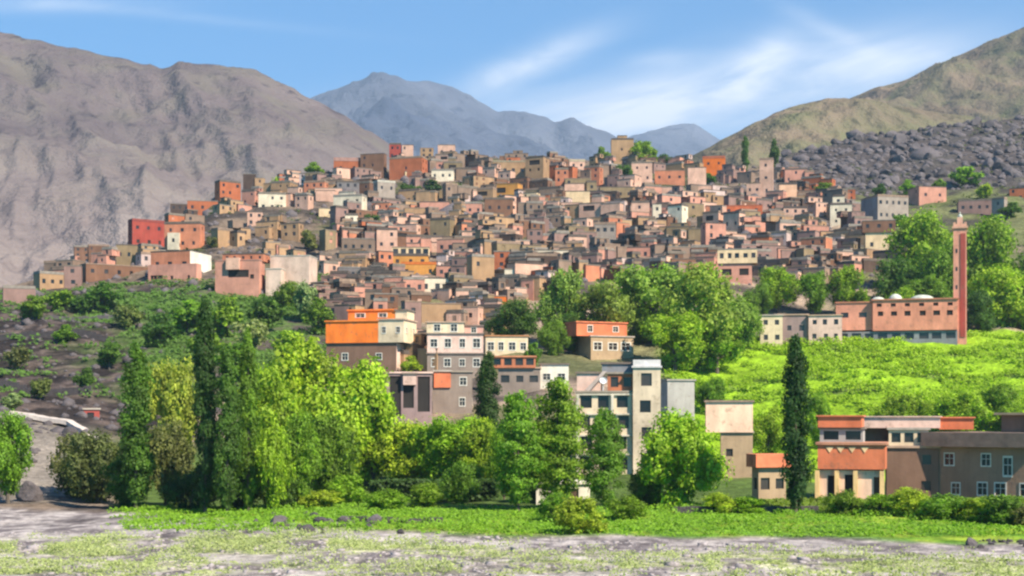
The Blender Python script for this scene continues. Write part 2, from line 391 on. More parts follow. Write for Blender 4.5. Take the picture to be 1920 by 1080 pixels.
mountain('distant_peak', [(1000, 330), (1100, 285), (1190, 252), (1240, 240), (1275, 234), (1300, 233), (1320, 244), (1350, 264), (1420, 300), (1520, 350)], 8000, 10800, 420, MT_F, (0.0008, 0.0004), 380, 0.4, jag=4, nrow=60)
mountain('hill_slope', [(1180, 350), (1250, 318), (1290, 297), (1350, 264), (1420, 228), (1480, 202), (1550, 184), (1590, 184), (1640, 190), (1720, 205), (1850, 225), (2000, 245), (2200, 280)], 860, 1150, 420, MT_R, (0.012, 0.006), 30, 0.4, jag=4, nrow=70)
mountain('far_hill_slope', [(1480, 230), (1560, 198), (1600, 182), (1640, 166), (1700, 152), (1760, 120), (1850, 82), (1920, 52), (2050, -10), (2300, -90), (2600, -100)], 1200, 1900, 330, MT_R, (0.006, 0.003), 70, 0.6, jag=2.5, nrow=80)

# ------------------------------------------------------------------ houses
PAL = dict(red=(.36, .075, .06), salmon=(.56, .24, .15), orange=(.80, .21, .035), ochre=(.64, .33, .09), cream=(.68, .53, .36), white=(.70, .63, .53),
    pink=(.58, .31, .25), palepink=(.68, .46, .38), brown=(.20, .115, .08), terracotta=(.44, .15, .075), tan=(.42, .29, .18), mauve=(.29, .20, .19),
    grey=(.36, .33, .31), dark=(.095, .068, .058), olive=(.27, .22, .14), stone=(.26, .20, .165), coral=(.64, .18, .085), peach=(.86, .56, .40), slate=(.20, .20, .22), lilac=(.60, .50, .50))
ROOFC = [(.20, .15, .12), (.30, .24, .19), (.38, .32, .27), (.16, .12, .10), (.42, .28, .2)]
def unit_box(name, mat, x0=-.5, x1=.5, y0=0, y1=.1, z0=-.5, z1=.5):
    mb = MB(); mb.box(x0, x1, y0, y1, z0, z1); me = mb.mesh(name); me.materials.append(mat); return me
PANE = unit_box('pane', GLASS)
def frame_mesh(mat, nm):
    mb = MB(); a = .62
    mb.box(-a, -.5, -.08, .1, -.62, .62); mb.box(.5, a, -.08, .1, -.62, .62)
    mb.box(-.5, .5, -.08, .1, .5, .62); mb.box(-.5, .5, -.12, .1, -.62, -.5)
    mb.box(-.03, .03, .1, .16, -.5, .5); mb.box(-.5, -.03, .1, .16, .06, .11); mb.box(.03, .5, .1, .16, .06, .11)
    me = mb.mesh(nm); me.materials.append(mat); return me
FRAME = frame_mesh(TRIM, 'window')
DOOR = unit_box('door', WOOD)
INSIDE = unit_box('opening', simple('dark_interior', (.02, .016, .014), .95))

def facade(mb, O, U, Nn, width, z0, z1, ops, rev=0.24):
    O = Vector(O); U = Vector(U); Nn = Vector(Nn)
    us = sorted({0.0, width, *[q for o in ops for q in o[:2]]}); vs = sorted({z0, z1, *[q for o in ops for q in o[2:4]]})
    P = lambda u, v, n=0.0: tuple(O + U * u + Vector((0, 0, v)) + Nn * n)
    for i in range(len(us) - 1):
        for j in range(len(vs) - 1):
            uc = (us[i] + us[i + 1]) / 2; vc = (vs[j] + vs[j + 1]) / 2
            if any(o[0] < uc < o[1] and o[2] < vc < o[3] for o in ops): continue
            mb.quad(P(us[i], vs[j]), P(us[i + 1], vs[j]), P(us[i + 1], vs[j + 1]), P(us[i], vs[j + 1]))
    for a, b, c, d in [o[:4] for o in ops]:
        mb.quad(P(a, c), P(a, c, -rev), P(a, d, -rev), P(a, d)); mb.quad(P(b, c, -rev), P(b, c), P(b, d), P(b, d, -rev))
        mb.quad(P(a, c), P(b, c), P(b, c, -rev), P(a, c, -rev)); mb.quad(P(a, d, -rev), P(b, d, -rev), P(b, d), P(a, d))

def grid_ops(width, z0, z1, cols, rows, ww, wh, rr, drop=0.0):
    ops = []
    if cols < 1 or rows < 1: return ops
    for i in range(cols):
        for j in range(rows):
            if rr.random() < drop: continue
            u = width * (i + 0.5) / cols + rr.uniform(-.06, .06) * width / cols; v = z0 + (z1 - z0) * (j + 0.56) / rows
            w2 = min(ww * rr.uniform(.85, 1.15), width / cols * .7) / 2; h2 = min(wh * rr.uniform(.9, 1.1), (z1 - z0) / rows * .62) / 2
            ops.append((u - w2, u + w2, v - h2, v + h2))
    return ops

HOUSES = []   # (box, label) of every house built so far
def place(root_x, Y, px): pass
def house(label, blocks, Y=None, name='village_house', cat='house', group='houses of the hillside village', side=None, near=False, seed=None, theta=None):
    """blocks: (x0, y0, x1, y1, colour[, dict]) in photograph pixels measured at the house's own depth; the first one stands on the ground."""
    rr = random.Random(seed if seed is not None else hash(label) % 100000)
    rr = random.Random(sum(ord(c) * (i + 3) for i, c in enumerate(label)))
    x0, y0, x1, y1 = blocks[0][:4]; pxc = (x0 + x1) / 2
    if Y is None: Y = Yof(pxc, y1)
    s = side if side is not None else 0.0
    if theta is None: th = R(rr.uniform(-5, 5)) if s == 0 else math.copysign(R(14 + 44 * abs(s)), -s)
    else: th = R(theta)
    alpha = math.atan((pxc - CX) / F)
    k = Y / F
    W = (x1 - x0) * k / math.cos(alpha) * math.cos(alpha)
    sn, cs = abs(math.sin(th)), math.cos(th)
    if abs(s) > 0.01: wm = W * (1 - abs(s)) / cs; dm = min(W * abs(s) / sn, 3 * wm + 6)
    else: dm = max(5.0, 0.75 * W) ; wm = max((W - dm * sn) / cs, W * .6)
    off = math.copysign(dm * sn / 2, th) if s != 0 else math.copysign(dm * sn / 2, th)
    # centre of the front face (lateral offset measured across the view ray)
    base = Vector(((pxc - CX) / F * Y, Y, 0)); lat = Vector((math.cos(alpha), -math.sin(alpha), 0))
    p = base + lat * off
    zb = CH + (HZ - y1) * k
    root = empty(name, (p.x, p.y, zb), th - alpha); tag(root, label, cat, group)
    cxm = pxc + off / k      # pixel column of the front centre
    for bi, b in enumerate(blocks):
        bx0, by0, bx1, by1, colr = b[:5]; o = b[5] if len(b) > 5 else {}
        zt = CH + (HZ - by0) * k - zb; zl = CH + (HZ - by1) * k - zb
        if bi == 0: xa, xb = -wm / 2, wm / 2; d0, d1 = 0.0, dm; zbot = -3.0
        else:
            xa = (bx0 - cxm) * k / cs; xb = (bx1 - cxm) * k / cs; d0 = o.get('dy', 0.0); d1 = d0 + o.get('d', max(3.0, (dm - d0) * .8)); zbot = zl - (3.0 if o.get('ground') else -0.02)
            if bi and not o.get('ground') and o.get('sink'): zbot -= o['sink']
        wd = xb - xa; col = PAL[colr] if isinstance(colr, str) else colr
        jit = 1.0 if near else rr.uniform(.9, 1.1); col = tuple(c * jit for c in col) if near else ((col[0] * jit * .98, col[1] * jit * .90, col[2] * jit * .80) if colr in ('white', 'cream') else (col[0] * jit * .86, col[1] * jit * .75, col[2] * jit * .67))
        st = max(1, round((zt - zl) / 3.1)); cols, rows = o.get('win', (max(1, round(wd / 3.4)), st)); drop = o.get('drop', 0.0 if 'win' in o else 0.22)
        ww, wh = o.get('ws', (1.05, 1.25))
        fo = grid_ops(wd, zl, zt, cols, rows, ww, wh, rr, drop) if not o.get('nowin') else []
        for e in o.get('open', ()):   # explicit openings in pixels
            fo.append(((e[0] - cxm) * k / cs - xa, (e[2] - cxm) * k / cs - xa, CH + (HZ - e[3]) * k - zb, CH + (HZ - e[1]) * k - zb))
        fo = [q for q in fo if q[0] > 0.05 and q[1] < wd - .05 and q[3] < zt - .05]
        sidew = d1 - d0
        so = grid_ops(sidew, zl, zt, max(1, round(sidew / 4.5)), st, ww, wh, rr, o.get('sdrop', 0.5)) if not o.get('nosidewin') else []
        mb = MB()
        facade(mb, (xa, d0, 0), (1, 0, 0), (0, -1, 0), wd, zbot, zt, fo)
        facade(mb, (xb, d0, 0), (0, 1, 0), (1, 0, 0), sidew, zbot, zt, so if th - 0 < 0 else [])
        facade(mb, (xa, d1, 0), (0, -1, 0), (-1, 0, 0), sidew, zbot, zt, so if th > 0 else [])
        facade(mb, (xb, d1, 0), (-1, 0, 0), (0, 1, 0), wd, zbot, zt, [])
        if o.get('tri'): pass
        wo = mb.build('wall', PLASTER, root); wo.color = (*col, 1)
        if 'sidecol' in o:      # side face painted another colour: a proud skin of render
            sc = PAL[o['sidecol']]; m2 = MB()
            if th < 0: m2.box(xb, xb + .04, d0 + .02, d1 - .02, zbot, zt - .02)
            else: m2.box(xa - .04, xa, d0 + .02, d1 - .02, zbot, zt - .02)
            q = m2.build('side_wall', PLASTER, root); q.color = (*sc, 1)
        if not o.get('noroof'):
            m3 = MB(); ov = o.get('ov', 0.09 if not near else .22); tk = o.get('tk', .28)
            m3.box(xa - ov, xb + ov, d0 - ov, d1 + ov, zt, zt + tk)
            if o.get('parapet', (not near) and rr.random() < .35):
                hp = o.get('ph', .55); e = .22
                m3.box(xa, xb, d0, d0 + e, zt + tk, zt + tk + hp); m3.box(xa, xa + e, d0 + e, d1, zt + tk, zt + tk + hp); m3.box(xb - e, xb, d0 + e, d1, zt + tk, zt + tk + hp)
            rc = o.get('roof', rr.choice(ROOFC)); rc = PAL[rc] if isinstance(rc, str) else rc
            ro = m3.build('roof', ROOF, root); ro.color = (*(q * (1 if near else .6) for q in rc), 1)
        trim = o.get('trim', near)
        nside = [(fo, Vector((xa, d0, 0)), Vector((1, 0, 0)), Vector((0, -1, 0)), 0.0)]
        if th < 0: nside.append((so, Vector((xb, d0, 0)), Vector((0, 1, 0)), Vector((1, 0, 0)), math.pi / 2))
        elif th > 0: nside.append((so, Vector((xa, d1, 0)), Vector((0, -1, 0)), Vector((-1, 0, 0)), -math.pi / 2))
        for ops, O, U, Nn, rz in nside:
            for (a, bb, c, d) in ops:
                ctr = O + U * ((a + bb) / 2) + Vector((0, 0, (c + d) / 2))
                isdoor = c < zl + .3 and bi == 0 and (d - c) > 1.7
                big = (bb - a) > 2.2 or bool(o.get('open'))  and not trim
                if trim and not isdoor and not big:
                    wn = link('window', FRAME, None, root); wn.location = ctr; wn.rotation_euler = (0, 0, rz); wn.scale = (bb - a, .6, d - c)
                    pn = link('pane', PANE, None, wn); pn.location = (0, .36, 0); pn.scale = (1, .4, 1)
                else:
                    wn = link('door' if isdoor else ('opening' if big else 'window'), DOOR if isdoor else (INSIDE if big else PANE), None, root)
                    wn.location = ctr - Nn * .2; wn.rotation_euler = (0, 0, rz); wn.scale = (bb - a, .6, d - c)
    bx = (min(b[0] for b in blocks), min(b[1] for b in blocks), max(b[2] for b in blocks), max(b[3] for b in blocks))
    HOUSES.append((bx, label, blocks[0][4], Y))
    return root, (cxm, k, cs, zb)
H1 = lambda label, x0, y0, x1, y1, col, side=0.0, **o: house(label, [(x0, y0, x1, y1, col, o)], side=side)

# left spur of the village (side < 0: left face in view, side > 0: right face in view)
house('deep red flat-roofed house on the left spur', [(241, 416, 308, 468, 'red', dict(win=(3, 2), parapet=True, roof='red'))], side=-.12)
house('salmon house with white alcove beside the deep red house', [(309, 420, 383, 470, 'salmon', dict(win=(3, 2))), (317, 437, 338, 469, 'white', dict(dy=-1.2, d=2, win=(1, 1), noroof=1))], side=.12)
house('bright salmon house with two square windows and white side', [(284, 472, 396, 526, 'salmon', dict(win=(3, 1), sidecol='white', ws=(1.5, 1.5), nosidewin=1)), (284, 497, 372, 555, 'pink', dict(dy=-1.5, d=3, win=(3, 1), ground=1, noroof=1, open=((288, 517, 311, 548),)))], side=.36)
H1('olive grey house with a row of small windows', 219, 460, 282, 499, 'olive', win=(4, 1))
H1('long dark brown house below the olive grey house', 151, 498, 281, 526, 'brown', -.1, win=(5, 1))
H1('narrow dark brown house with one pale window', 190, 469, 217, 499, 'brown', win=(1, 1), ws=(1.6, 2.2))
H1('dusky pink house low on the left spur crest', 133, 481, 190, 502, 'pink', -.15)
H1('tall mauve house at the outer end of spur', 121, 499, 154, 540, 'mauve')
H1('tan flat house nearest the left end of the spur', 64, 514, 122, 545, 'tan', -.2, win=(3, 1))
H1('low grey-brown stone house at the far left edge', 6, 541, 65, 572, 'mauve', nowin=1)
H1('rust red house on the spur below a dark tower', 403, 342, 451, 382, 'terracotta', -.2)
H1('dark brown tower house beside the rust red house', 456, 327, 480, 360, 'dark', nowin=1)
H1('narrow tan tower house behind the bright green tree', 478, 334, 497, 360, 'tan')
H1('low red-orange house climbing the spur', 352, 377, 409, 403, 'terracotta', win=(3, 1))
H1('dark grey-brown house at the foot of the red-orange one', 320, 383, 356, 411, 'dark')
house('pink house with a wide dark terrace and bright white end block', [(404, 489, 496, 557, 'pink', dict(win=(3, 1), drop=.3, roof='pink', open=((428, 506, 466, 520),), parapet=False)), (412, 475, 488, 489, 'salmon', dict(dy=2.5, d=6, win=(5, 1), ws=(.7, .8), parapet=False)),
    (426, 484, 450, 506, 'palepink', dict(dy=-1.0, d=1.6, nowin=1, nosidewin=1, noroof=1)), (494, 478, 566, 532, (.68, .56, .50), dict(dy=5.5, d=8, nowin=1, nosidewin=1, ground=1, parapet=False, roof='white')), (494, 505, 522, 552, (.68, .56, .50), dict(dy=1.5, d=4.0, nowin=1, ground=1, nosidewin=1, parapet=False, roof='white'))], side=.12)
H1('pale grey-white house under the bright green tree', 484, 364, 536, 396, 'white', win=(3, 2), drop=.3)
H1('small blush house below the pale grey-white house', 464, 398, 493, 424, 'palepink')
H1('small white house right of the small blush house', 494, 404, 522, 426, 'white')
H1('salmon house standing on dark rocks near the crest', 570, 342, 618, 366, 'salmon', .2)
house('white house with stepped roof terraces mid-slope', [(625, 368, 688, 408, 'white', dict(win=(3, 2), drop=.3)), (632, 360, 660, 368, 'white', dict(dy=2, nowin=1))], side=.15)
H1('low cream house left of the stepped white house', 598, 391, 625, 408, 'cream')
H1('narrow white house under the stepped white house', 647, 404, 671, 436, 'white')
H1('tiny cream cube house with a plain front', 667, 425, 695, 447, 'cream', nowin=1)
house('grey-white house under a long pale flat roof', [(700, 342, 741, 387, 'grey', dict(win=(2, 2), roof='white', tk=.8))], side=-.2)
H1('dark slate house left of the long pale roof', 632, 342, 675, 366, 'slate')
H1('terracotta house with a pink top on the crest', 626, 302, 677, 330, 'terracotta', roof='pink', tk=1.6, win=(2, 1))
H1('broad brown house on the crest line', 676, 289, 725, 332, 'brown', .1)
H1('big rust orange house below the crest', 730, 297, 802, 338, 'terracotta', .15, win=(3, 1), drop=.4)
H1('dark red house crowning the left of the crest', 730, 271, 753, 299, 'red')
H1('pale pink house beside the dark red crest house', 754, 272, 775, 297, 'palepink')
H1('small beige house in the middle of the crest row', 788, 278, 813, 296, 'tan')
H1('light pink tower house on the crest', 821, 272, 854, 299, 'palepink', win=(2, 1))
H1('small straw yellow house under the rust orange house', 758, 322, 781, 338, 'cream')
H1('long low white house above the dark hedge', 809, 320, 853, 340, 'white', win=(3, 1))
H1('dull pink long house below the dark hedge', 787, 379, 845, 409, 'pink', win=(4, 1), ws=(.8, .9))
H1('dull pink house with small windows left of ochre house', 858, 382, 905, 408, 'pink', win=(3, 1))
H1('greenish beige house with a stepped front', 806, 412, 853, 450, 'olive', .2)
H1('small white house touching the greenish beige house', 777, 415, 805, 433, 'white', .3)
H1('blush house with two storeys above yellow arcade', 706, 431, 745, 468, 'palepink')
H1('long brown-pink house left of the blush house', 641, 448, 704, 480, 'stone', win=(4, 1))
house('yellow house with an open arcade on top', [(735, 480, 805, 502, 'ochre', dict(win=(3, 1))), (735, 464, 805, 480, 'cream', dict(dy=.4, d=4, win=(5, 1), ws=(2, 2.1)))])
H1('orange house left of the yellow arcade house', 704, 472, 737, 516, 'salmon', -.2, win=(2, 2))
H1('glowing orange-yellow house with flat terrace', 752, 496, 819, 524, 'ochre', win=(3, 1), drop=.3, roof='orange')
H1('rose pink house with one round-looking window', 818, 499, 855, 523, 'pink', win=(2, 1))
house('two-tone house, lilac left half and white right half', [(755, 522, 855, 556, 'white', dict(win=(4, 1), ws=(1.5, 1.5))), (756, 525, 796, 556, 'pink', dict(dy=-.5, d=2, win=(2, 1), ground=1))])
H1('beige house below the orange house', 718, 531, 748, 556, 'cream', nowin=1)
H1('dark grey house with a pale roof edge left of orange', 632, 502, 690, 528, 'slate', roof='grey')
H1('olive stone house on the bank above bright bush', 586, 490, 616, 520, 'olive', nowin=1)
H1('pale house tucked above the dark grey house', 668, 478, 692, 502, 'lilac')
H1('beige house with four windows near the crest', 923, 304, 986, 338, 'tan', win=(4, 1), ws=(1.3, 1.5), roof=(.45, .36, .24))
house('sandy house with a wide dark attic opening on crest', [(985, 296, 1030, 346, 'tan', dict(win=(2, 1), drop=.2, open=((992, 300, 1012, 309),)))], side=.25)
H1('ochre yellow house with one dark balcony opening', 902, 346, 980, 372, 'ochre', .12, nowin=1, open=((929, 352, 948, 362),), roof=(.6, .3, .08))
H1('brown house directly under the ochre yellow house', 908, 374, 962, 408, 'brown', win=(3, 1))
H1('olive grey long house below the brown house', 875, 411, 928, 433, 'olive', win=(3, 1))
H1('small cream house right of the ochre yellow house', 979, 362, 1013, 385, 'cream', .2)
H1('orange-pink narrow house below the crest', 1041, 318, 1066, 358, 'salmon')
H1('rose beige house with a cream roof edge', 1066, 303, 1097, 332, 'palepink', roof='cream', tk=.6)
H1('salmon house to the right of the rose beige house', 1095, 314, 1131, 347, 'salmon', .2)
H1('long cream house with a blank front wall', 1049, 359, 1106, 388, 'cream', nowin=1, drop=.5)
H1('mossy beige long house on the middle slope', 1121, 351, 1186, 379, 'olive', win=(4, 1))
H1('pale mauve house below the mossy beige house', 1117, 378, 1177, 404, 'lilac', .1, win=(3, 1))
H1('pinkish beige gabled-looking house mid-slope', 1074, 410, 1112, 450, 'palepink', .3)
H1('light grey tall house with tiny windows', 1114, 421, 1155, 465, 'grey', win=(3, 2))
H1('white-pink house with a plain pale front', 1198, 432, 1242, 457, 'palepink', win=(2, 1))
H1('cream white house with three windows in a row', 1002, 470, 1066, 499, 'white', win=(3, 1), ws=(1.6, 1.8), roof=(.3, .25, .2))
H1('bright white house with a blank wall', 946, 505, 971, 540, 'white', nowin=1)
H1('old tan house with cracked walls', 875, 482, 927, 541, 'tan', -.2, win=(2, 2), drop=.4)
H1('terracotta house above the bright white house', 926, 472, 957, 504, 'terracotta')
H1('cream house with two tall arches', 906, 436, 939, 468, 'cream', win=(2, 1), ws=(1.8, 3))
H1('pink cube house above the three-window house', 1017, 442, 1045, 467, 'pink')
H1('dusky mauve house left of the pink cube', 987, 431, 1017, 462, 'mauve')
H1('rose red low house left of the arched cream house', 819, 449, 874, 480, 'pink', .1, win=(3, 1))
H1('long pink house above the big round trees', 1160, 464, 1236, 492, 'pink', win=(5, 1))
H1('pink house below the crest thicket', 1184, 306, 1223, 344, 'palepink', win=(2, 2))
house('ruined tan tower on the top of the crest', [(1145, 262, 1188, 303, 'tan', dict(win=(1, 1), parapet=True)), (1158, 254, 1176, 262, 'tan', dict(dy=1, nowin=1))])
house('blush cream house with framed windows', [(1288, 348, 1334, 379, 'palepink', dict(win=(3, 1), ws=(1.2, 1.6))), (1291, 312, 1325, 347, 'palepink', dict(dy=3, win=(2, 1), drop=.3, sink=1))])
H1('long salmon house left of the blush cream house', 1228, 320, 1284, 347, 'salmon', win=(3, 1))
H1('small whitish pink house under the long salmon house', 1240, 351, 1272, 371, 'palepink')
H1('house with a vivid orange-red top near the crest', 1318, 297, 1360, 318, 'orange', win=(2, 1), roof='coral', tk=1.2)
house('white-pink house with a tall square tower', [(1400, 344, 1428, 370, 'palepink', dict(win=(2, 1))), (1424, 300, 1449, 370, 'palepink', dict(dy=.3, win=(1, 3), ground=1))])
H1('pale salmon house right of the tower house', 1459, 346, 1494, 386, 'peach', win=(1, 2), drop=.5)
house('house with a coral red storey over white windows', [(1355, 404, 1428, 430, 'white', dict(win=(4, 1), ws=(1.3, 1.5), noroof=1)), (1355, 386, 1429, 404, 'coral', dict(dy=-.2, win=(3, 1), ws=(1.1, 1.0), roof='coral'))])
H1('salmon house left of the coral red storey', 1323, 386, 1356, 410, 'salmon')
H1('white and grey house with a sloping shadow side', 1252, 386, 1290, 430, 'white', .3, drop=.5)
H1('cream-pink tall house with one dark window', 1184, 380, 1218, 418, 'palepink', win=(1, 2))
H1('narrow white house beside the cream-pink tall house', 1222, 383, 1240, 422, 'white', win=(1, 2))
H1('beige pink house above the cream yellow house', 1314, 419, 1361, 466, 'pink', -.2)
house('cream yellow house with a row of five windows', [(1347, 494, 1410, 530, 'pink', dict(win=(2, 1), ws=(2.4, 1.8), noroof=1)), (1346, 468, 1419, 494, 'cream', dict(dy=-.4, win=(5, 1), ws=(1.1, 1.4)))])
H1('salmon brown house with a pale roof line', 1500, 446, 1560, 481, 'salmon', .2, roof='cream')
H1('mauve house under the shaded lane', 1426, 445, 1468, 474, 'mauve')
H1('pink house left of the bright white house pair', 1493, 405, 1521, 428, 'palepink')
house('bright white two-storey house with a narrow upper part', [(1556, 384, 1597, 426, 'white', dict(win=(2, 2), ws=(.8, 1))), (1562, 367, 1584, 384, 'white', dict(dy=2, win=(1, 1)))])
H1('crimson low house among the trees', 1568, 484, 1607, 505, 'red', win=(3, 1))
H1('grey-mauve house above the crimson low house', 1570, 448, 1613, 480, 'mauve', .2)
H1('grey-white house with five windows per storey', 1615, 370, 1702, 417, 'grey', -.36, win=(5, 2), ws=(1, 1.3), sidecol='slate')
H1('pink house on the right below the boulders', 1703, 351, 1773, 384, 'pink', -.3, win=(2, 1))
house('cream house with brown upper storey at the tree edge', [(1621, 436, 1673, 486, 'cream', dict(win=(2, 1), drop=.4)), (1618, 414, 1678, 436, 'brown', dict(dy=-.4, win=(3, 1)))])
H1('grey-mauve house above the minaret', 1795, 376, 1858, 404, 'mauve', win=(4, 1))
H1('grey cube house right of the minaret top', 1860, 374, 1888, 408, 'grey', .2)
H1('orange-brown house at the right edge', 1894, 353, 1935, 376, 'terracotta')
H1('orange house half hidden behind the dark round tree', 898, 556, 950, 590, 'orange', win=(2, 1))
H1('broad tan barn above the two-tone pink house', 786, 570, 864, 608, 'tan', nowin=1)
H1('mauve house with a red door behind the orange house', 752, 566, 790, 640, 'mauve', -.2, win=(1, 2))

# lower houses, larger in the picture
house('vivid orange house with a cream corner on brown base', [(612, 644, 757, 700, 'brown', dict(win=(2, 1), sidecol='palepink')), (612, 603, 710, 643, (.86, .20, .03), dict(dy=-.35, d=9, win=(1, 1), ws=(.7, .8), nowin=1, nosidewin=1, roof='orange')),
    (710, 601, 757, 643, 'cream', dict(dy=-.36, d=9, win=(2, 1), ws=(.9, 1.1))), (645, 581, 734, 601, 'orange', dict(dy=2.5, d=5, win=(2, 1), ws=(1.6, .8), roof='orange')), (734, 582, 756, 600, 'cream', dict(dy=2.4, d=5, nowin=1))],
    near=True, group=None, side=.10)
house('house with three dark bays beside the leafy trees', [(726, 700, 810, 786, 'mauve', dict(nowin=1, open=((731, 705, 752, 780), (783, 706, 806, 772), (756, 722, 776, 765)), trim=False, roof='palepink', nosidewin=1)), (756, 702, 780, 722, 'palepink', dict(dy=-.8, d=2, nowin=1))], near=True, group=None)
house('grey-pink block with a red patch of wall', [(811, 698, 886, 775, 'stone', dict(win=(2, 2), drop=.4)), (814, 697, 845, 727, 'coral', dict(dy=-.3, d=1, nowin=1, nosidewin=1))], near=True, group=None)
house('three-storey pink house with white upper floor', [(801, 664, 906, 700, 'stone', dict(win=(4, 1), ws=(1.2, 1.4))), (801, 627, 906, 664, 'palepink', dict(dy=-.2, d=8, win=(4, 1), ws=(1.2, 1.6))), (800, 605, 870, 626, 'cream', dict(dy=.4, d=6, win=(2, 1), ws=(1.1, 1.3))), (872, 610, 906, 626, 'pink', dict(dy=3, d=4, win=(1, 1), ws=(1, 1)))], near=True, group=None)
house('cream house with four windows and brown roof edge', [(906, 631, 990, 672, 'cream', dict(win=(4, 1), ws=(1.2, 1.5), roof=(.4, .18, .08)))], near=True, group=None)
house('terracotta arcade house over a grey-brown ground floor', [(934, 691, 1014, 735, 'stone', dict(win=(3, 1), ws=(1.5, 1.3), trim=False)), (922, 670, 1004, 690, 'terracotta', dict(dy=-.5, d=6, win=(4, 1), ws=(1.7, 1.2), trim=False, roof=(.5, .2, .1)))], near=True, group=None)
house('small white house behind the tall slim trees', [(1013, 684, 1066, 735, 'white', dict(win=(2, 1), ws=(1.3, 1.2)))], near=True, group=None)
house('tan house under a red roof storey and dark side wall', [(1074, 632, 1188, 672, 'tan', dict(win=(3, 1), ws=(1.9, 1.5), nosidewin=1)), (1084, 606, 1178, 631, 'coral', dict(dy=.6, d=7, win=(2, 1), ws=(1.2, 1.2), roof='coral', nosidewin=1))], near=True, group=None, side=-.30)
r_, fr_ = house('unfinished cream concrete building with a white stair tower', [(1080, 736, 1188, 890, (.64, .49, .34), dict(win=(3, 4), ws=(1.5, 1.9), trim=False, drop=.05)), (1187, 690, 1238, 890, (.60, .47, .34), dict(dy=-.7, d=6, win=(1, 4), ws=(1.5, 1.9), ground=1, trim=False, parapet=True, ph=.9, roof=(.58, .53, .52))),
    (1139, 701, 1187, 735, 'terracotta', dict(dy=.6, d=5, win=(2, 1), ws=(1, 1.4), trim=False)), (1081, 700, 1126, 735, 'palepink', dict(dy=1.2, d=5, nowin=1)), (1128, 682, 1187, 699, 'slate', dict(dy=1.6, d=5, nowin=1))], near=True, group=None, theta=-2)
cxm, k, cs, zb = fr_
mb = MB()      # diagonal stair wall, concrete floor bands and pillars on the same building
X = lambda px: (px - cxm) * k / cs
Z = lambda py: CH + (HZ - py) * k - zb
mb2 = MB()
n = len(mb.v); mb.v += [(X(1094), .2, Z(734)), (X(1104), .2, Z(734)), (X(1138), .2, Z(696)), (X(1130), .2, Z(696)), (X(1094), .6, Z(734)), (X(1104), .6, Z(734)), (X(1138), .6, Z(696)), (X(1130), .6, Z(696))]
mb.f += [(0, 1, 2, 3), (7, 6, 5, 4), (0, 4, 5, 1), (1, 5, 6, 2), (2, 6, 7, 3), (3, 7, 4, 0)]
q = mb.build('stair_wall', PLASTER, r_); q.color = (.5, .4, .36, 1)
for py in (738, 775, 815, 850):
    mb = MB(); mb.box(X(1079), X(1186), -.28, -.003, Z(py + 3), Z(py)); q = mb.build('floor_band', PLASTER, r_); q.color = (.56, .48, .38, 1)
for px in (1081, 1146):
    mb = MB(); mb.box(X(px), X(px + 5), -.36, -.284, Z(889), Z(741)); q = mb.build('pillar', PLASTER, r_); q.color = (.6, .52, .42, 1)
d_ = empty('satellite_dish', r_.matrix_basis @ Vector((X(1131), -.1, Z(735))))
tag(d_, 'white satellite dish in front of the stair wall', 'dish')
mb = MB(); mb.lathe([(.03, -.42), (.4, -.37), (.75, -.24), (.98, 0), (1.0, .03), (.76, -.2), (.4, -.33), (.03, -.38)], n=18); q = mb.build('reflector', METAL, d_); q.scale = (.55,) * 3; q.location = (0, -.3, 1.7); q.rotation_euler = (R(62), 0, R(8))
mb = MB(); mb.tube([(0, 0, 0), (0, 0, 1.5)], [.07, .06]); mb.build('mast', METAL, d_)
house('plain grey-white block with a shaded left side', [(1236, 714, 1302, 780, 'grey', dict(nowin=1, nosidewin=1, roof=(.3, .26, .24)))], near=True, group=None, side=-.24, Y=250)
house('pale salmon blank-walled house over a tan ground floor', [(1350, 812, 1411, 895, 'tan', dict(win=(2, 1), drop=.5, trim=False)), (1324, 754, 1411, 811, 'peach', dict(dy=-.3, d=9, nowin=1, nosidewin=1, roof=(.3, .2, .15)))], near=True, group=None, Y=212)
house('small pale house with six windows left of mosque', [(1516, 592, 1578, 645, 'palepink', dict(win=(3, 2), ws=(.9, 1.1), trim=False))], near=True, group=None)
house('dull brown house between two pale houses', [(1467, 591, 1515, 645, 'mauve', dict(win=(2, 1), trim=False, drop=.5))], near=True, group=None)
house('beige house with four windows at the edge of big trees', [(1424, 592, 1467, 648, 'cream', dict(win=(2, 2), ws=(.9, 1.1), trim=False))], near=True, group=None)

# mosque and minaret
mq, fr = house('long terracotta mosque with rows of square windows', [(1571, 621, 1790, 641, 'slate', dict(win=(9, 1), ws=(2.2, 1.4), trim=False, noroof=1)), (1638, 563, 1790, 620, (.66, .26, .17), dict(dy=-.4, d=16, win=(6, 1), ws=(1.3, 1.1), trim=False, roof=(.45, .17, .1), ov=.3,
    open=tuple((1645 + i * 25.5, 569, 1654 + i * 25.5, 575) for i in range(6)))), (1570, 566, 1638, 618, (.66, .28, .19), dict(dy=.5, d=12, win=(2, 1), ws=(1.6, 1.1), trim=False, roof=(.45, .17, .1)))], near=True, group=None, name='mosque', cat='mosque', theta=0, Y=325)
cxm, k, cs, zb = fr
DOME = simple('pale_dome', (0.42, 0.43, 0.37), .7)
for px, wd, hh in ((1647, 26, 8), (1679, 26, 13), (1728, 46, 10)):
    mb = MB(); r0 = wd / 2 * k; mb.lathe([(r0, 0)] + [(r0 * math.cos(a), hh * k * math.sin(a)) for a in np.linspace(0, 1.5, 7)], n=20); q = mb.build('dome', DOME, mq); q.location = ((px - cxm) * k, 5, CH + (HZ - 563) * k - zb + .3)
    for p in q.data.polygons: p.use_smooth = True
Ym = 323; k = Ym / F; p = pt(1800, 634, Ym)
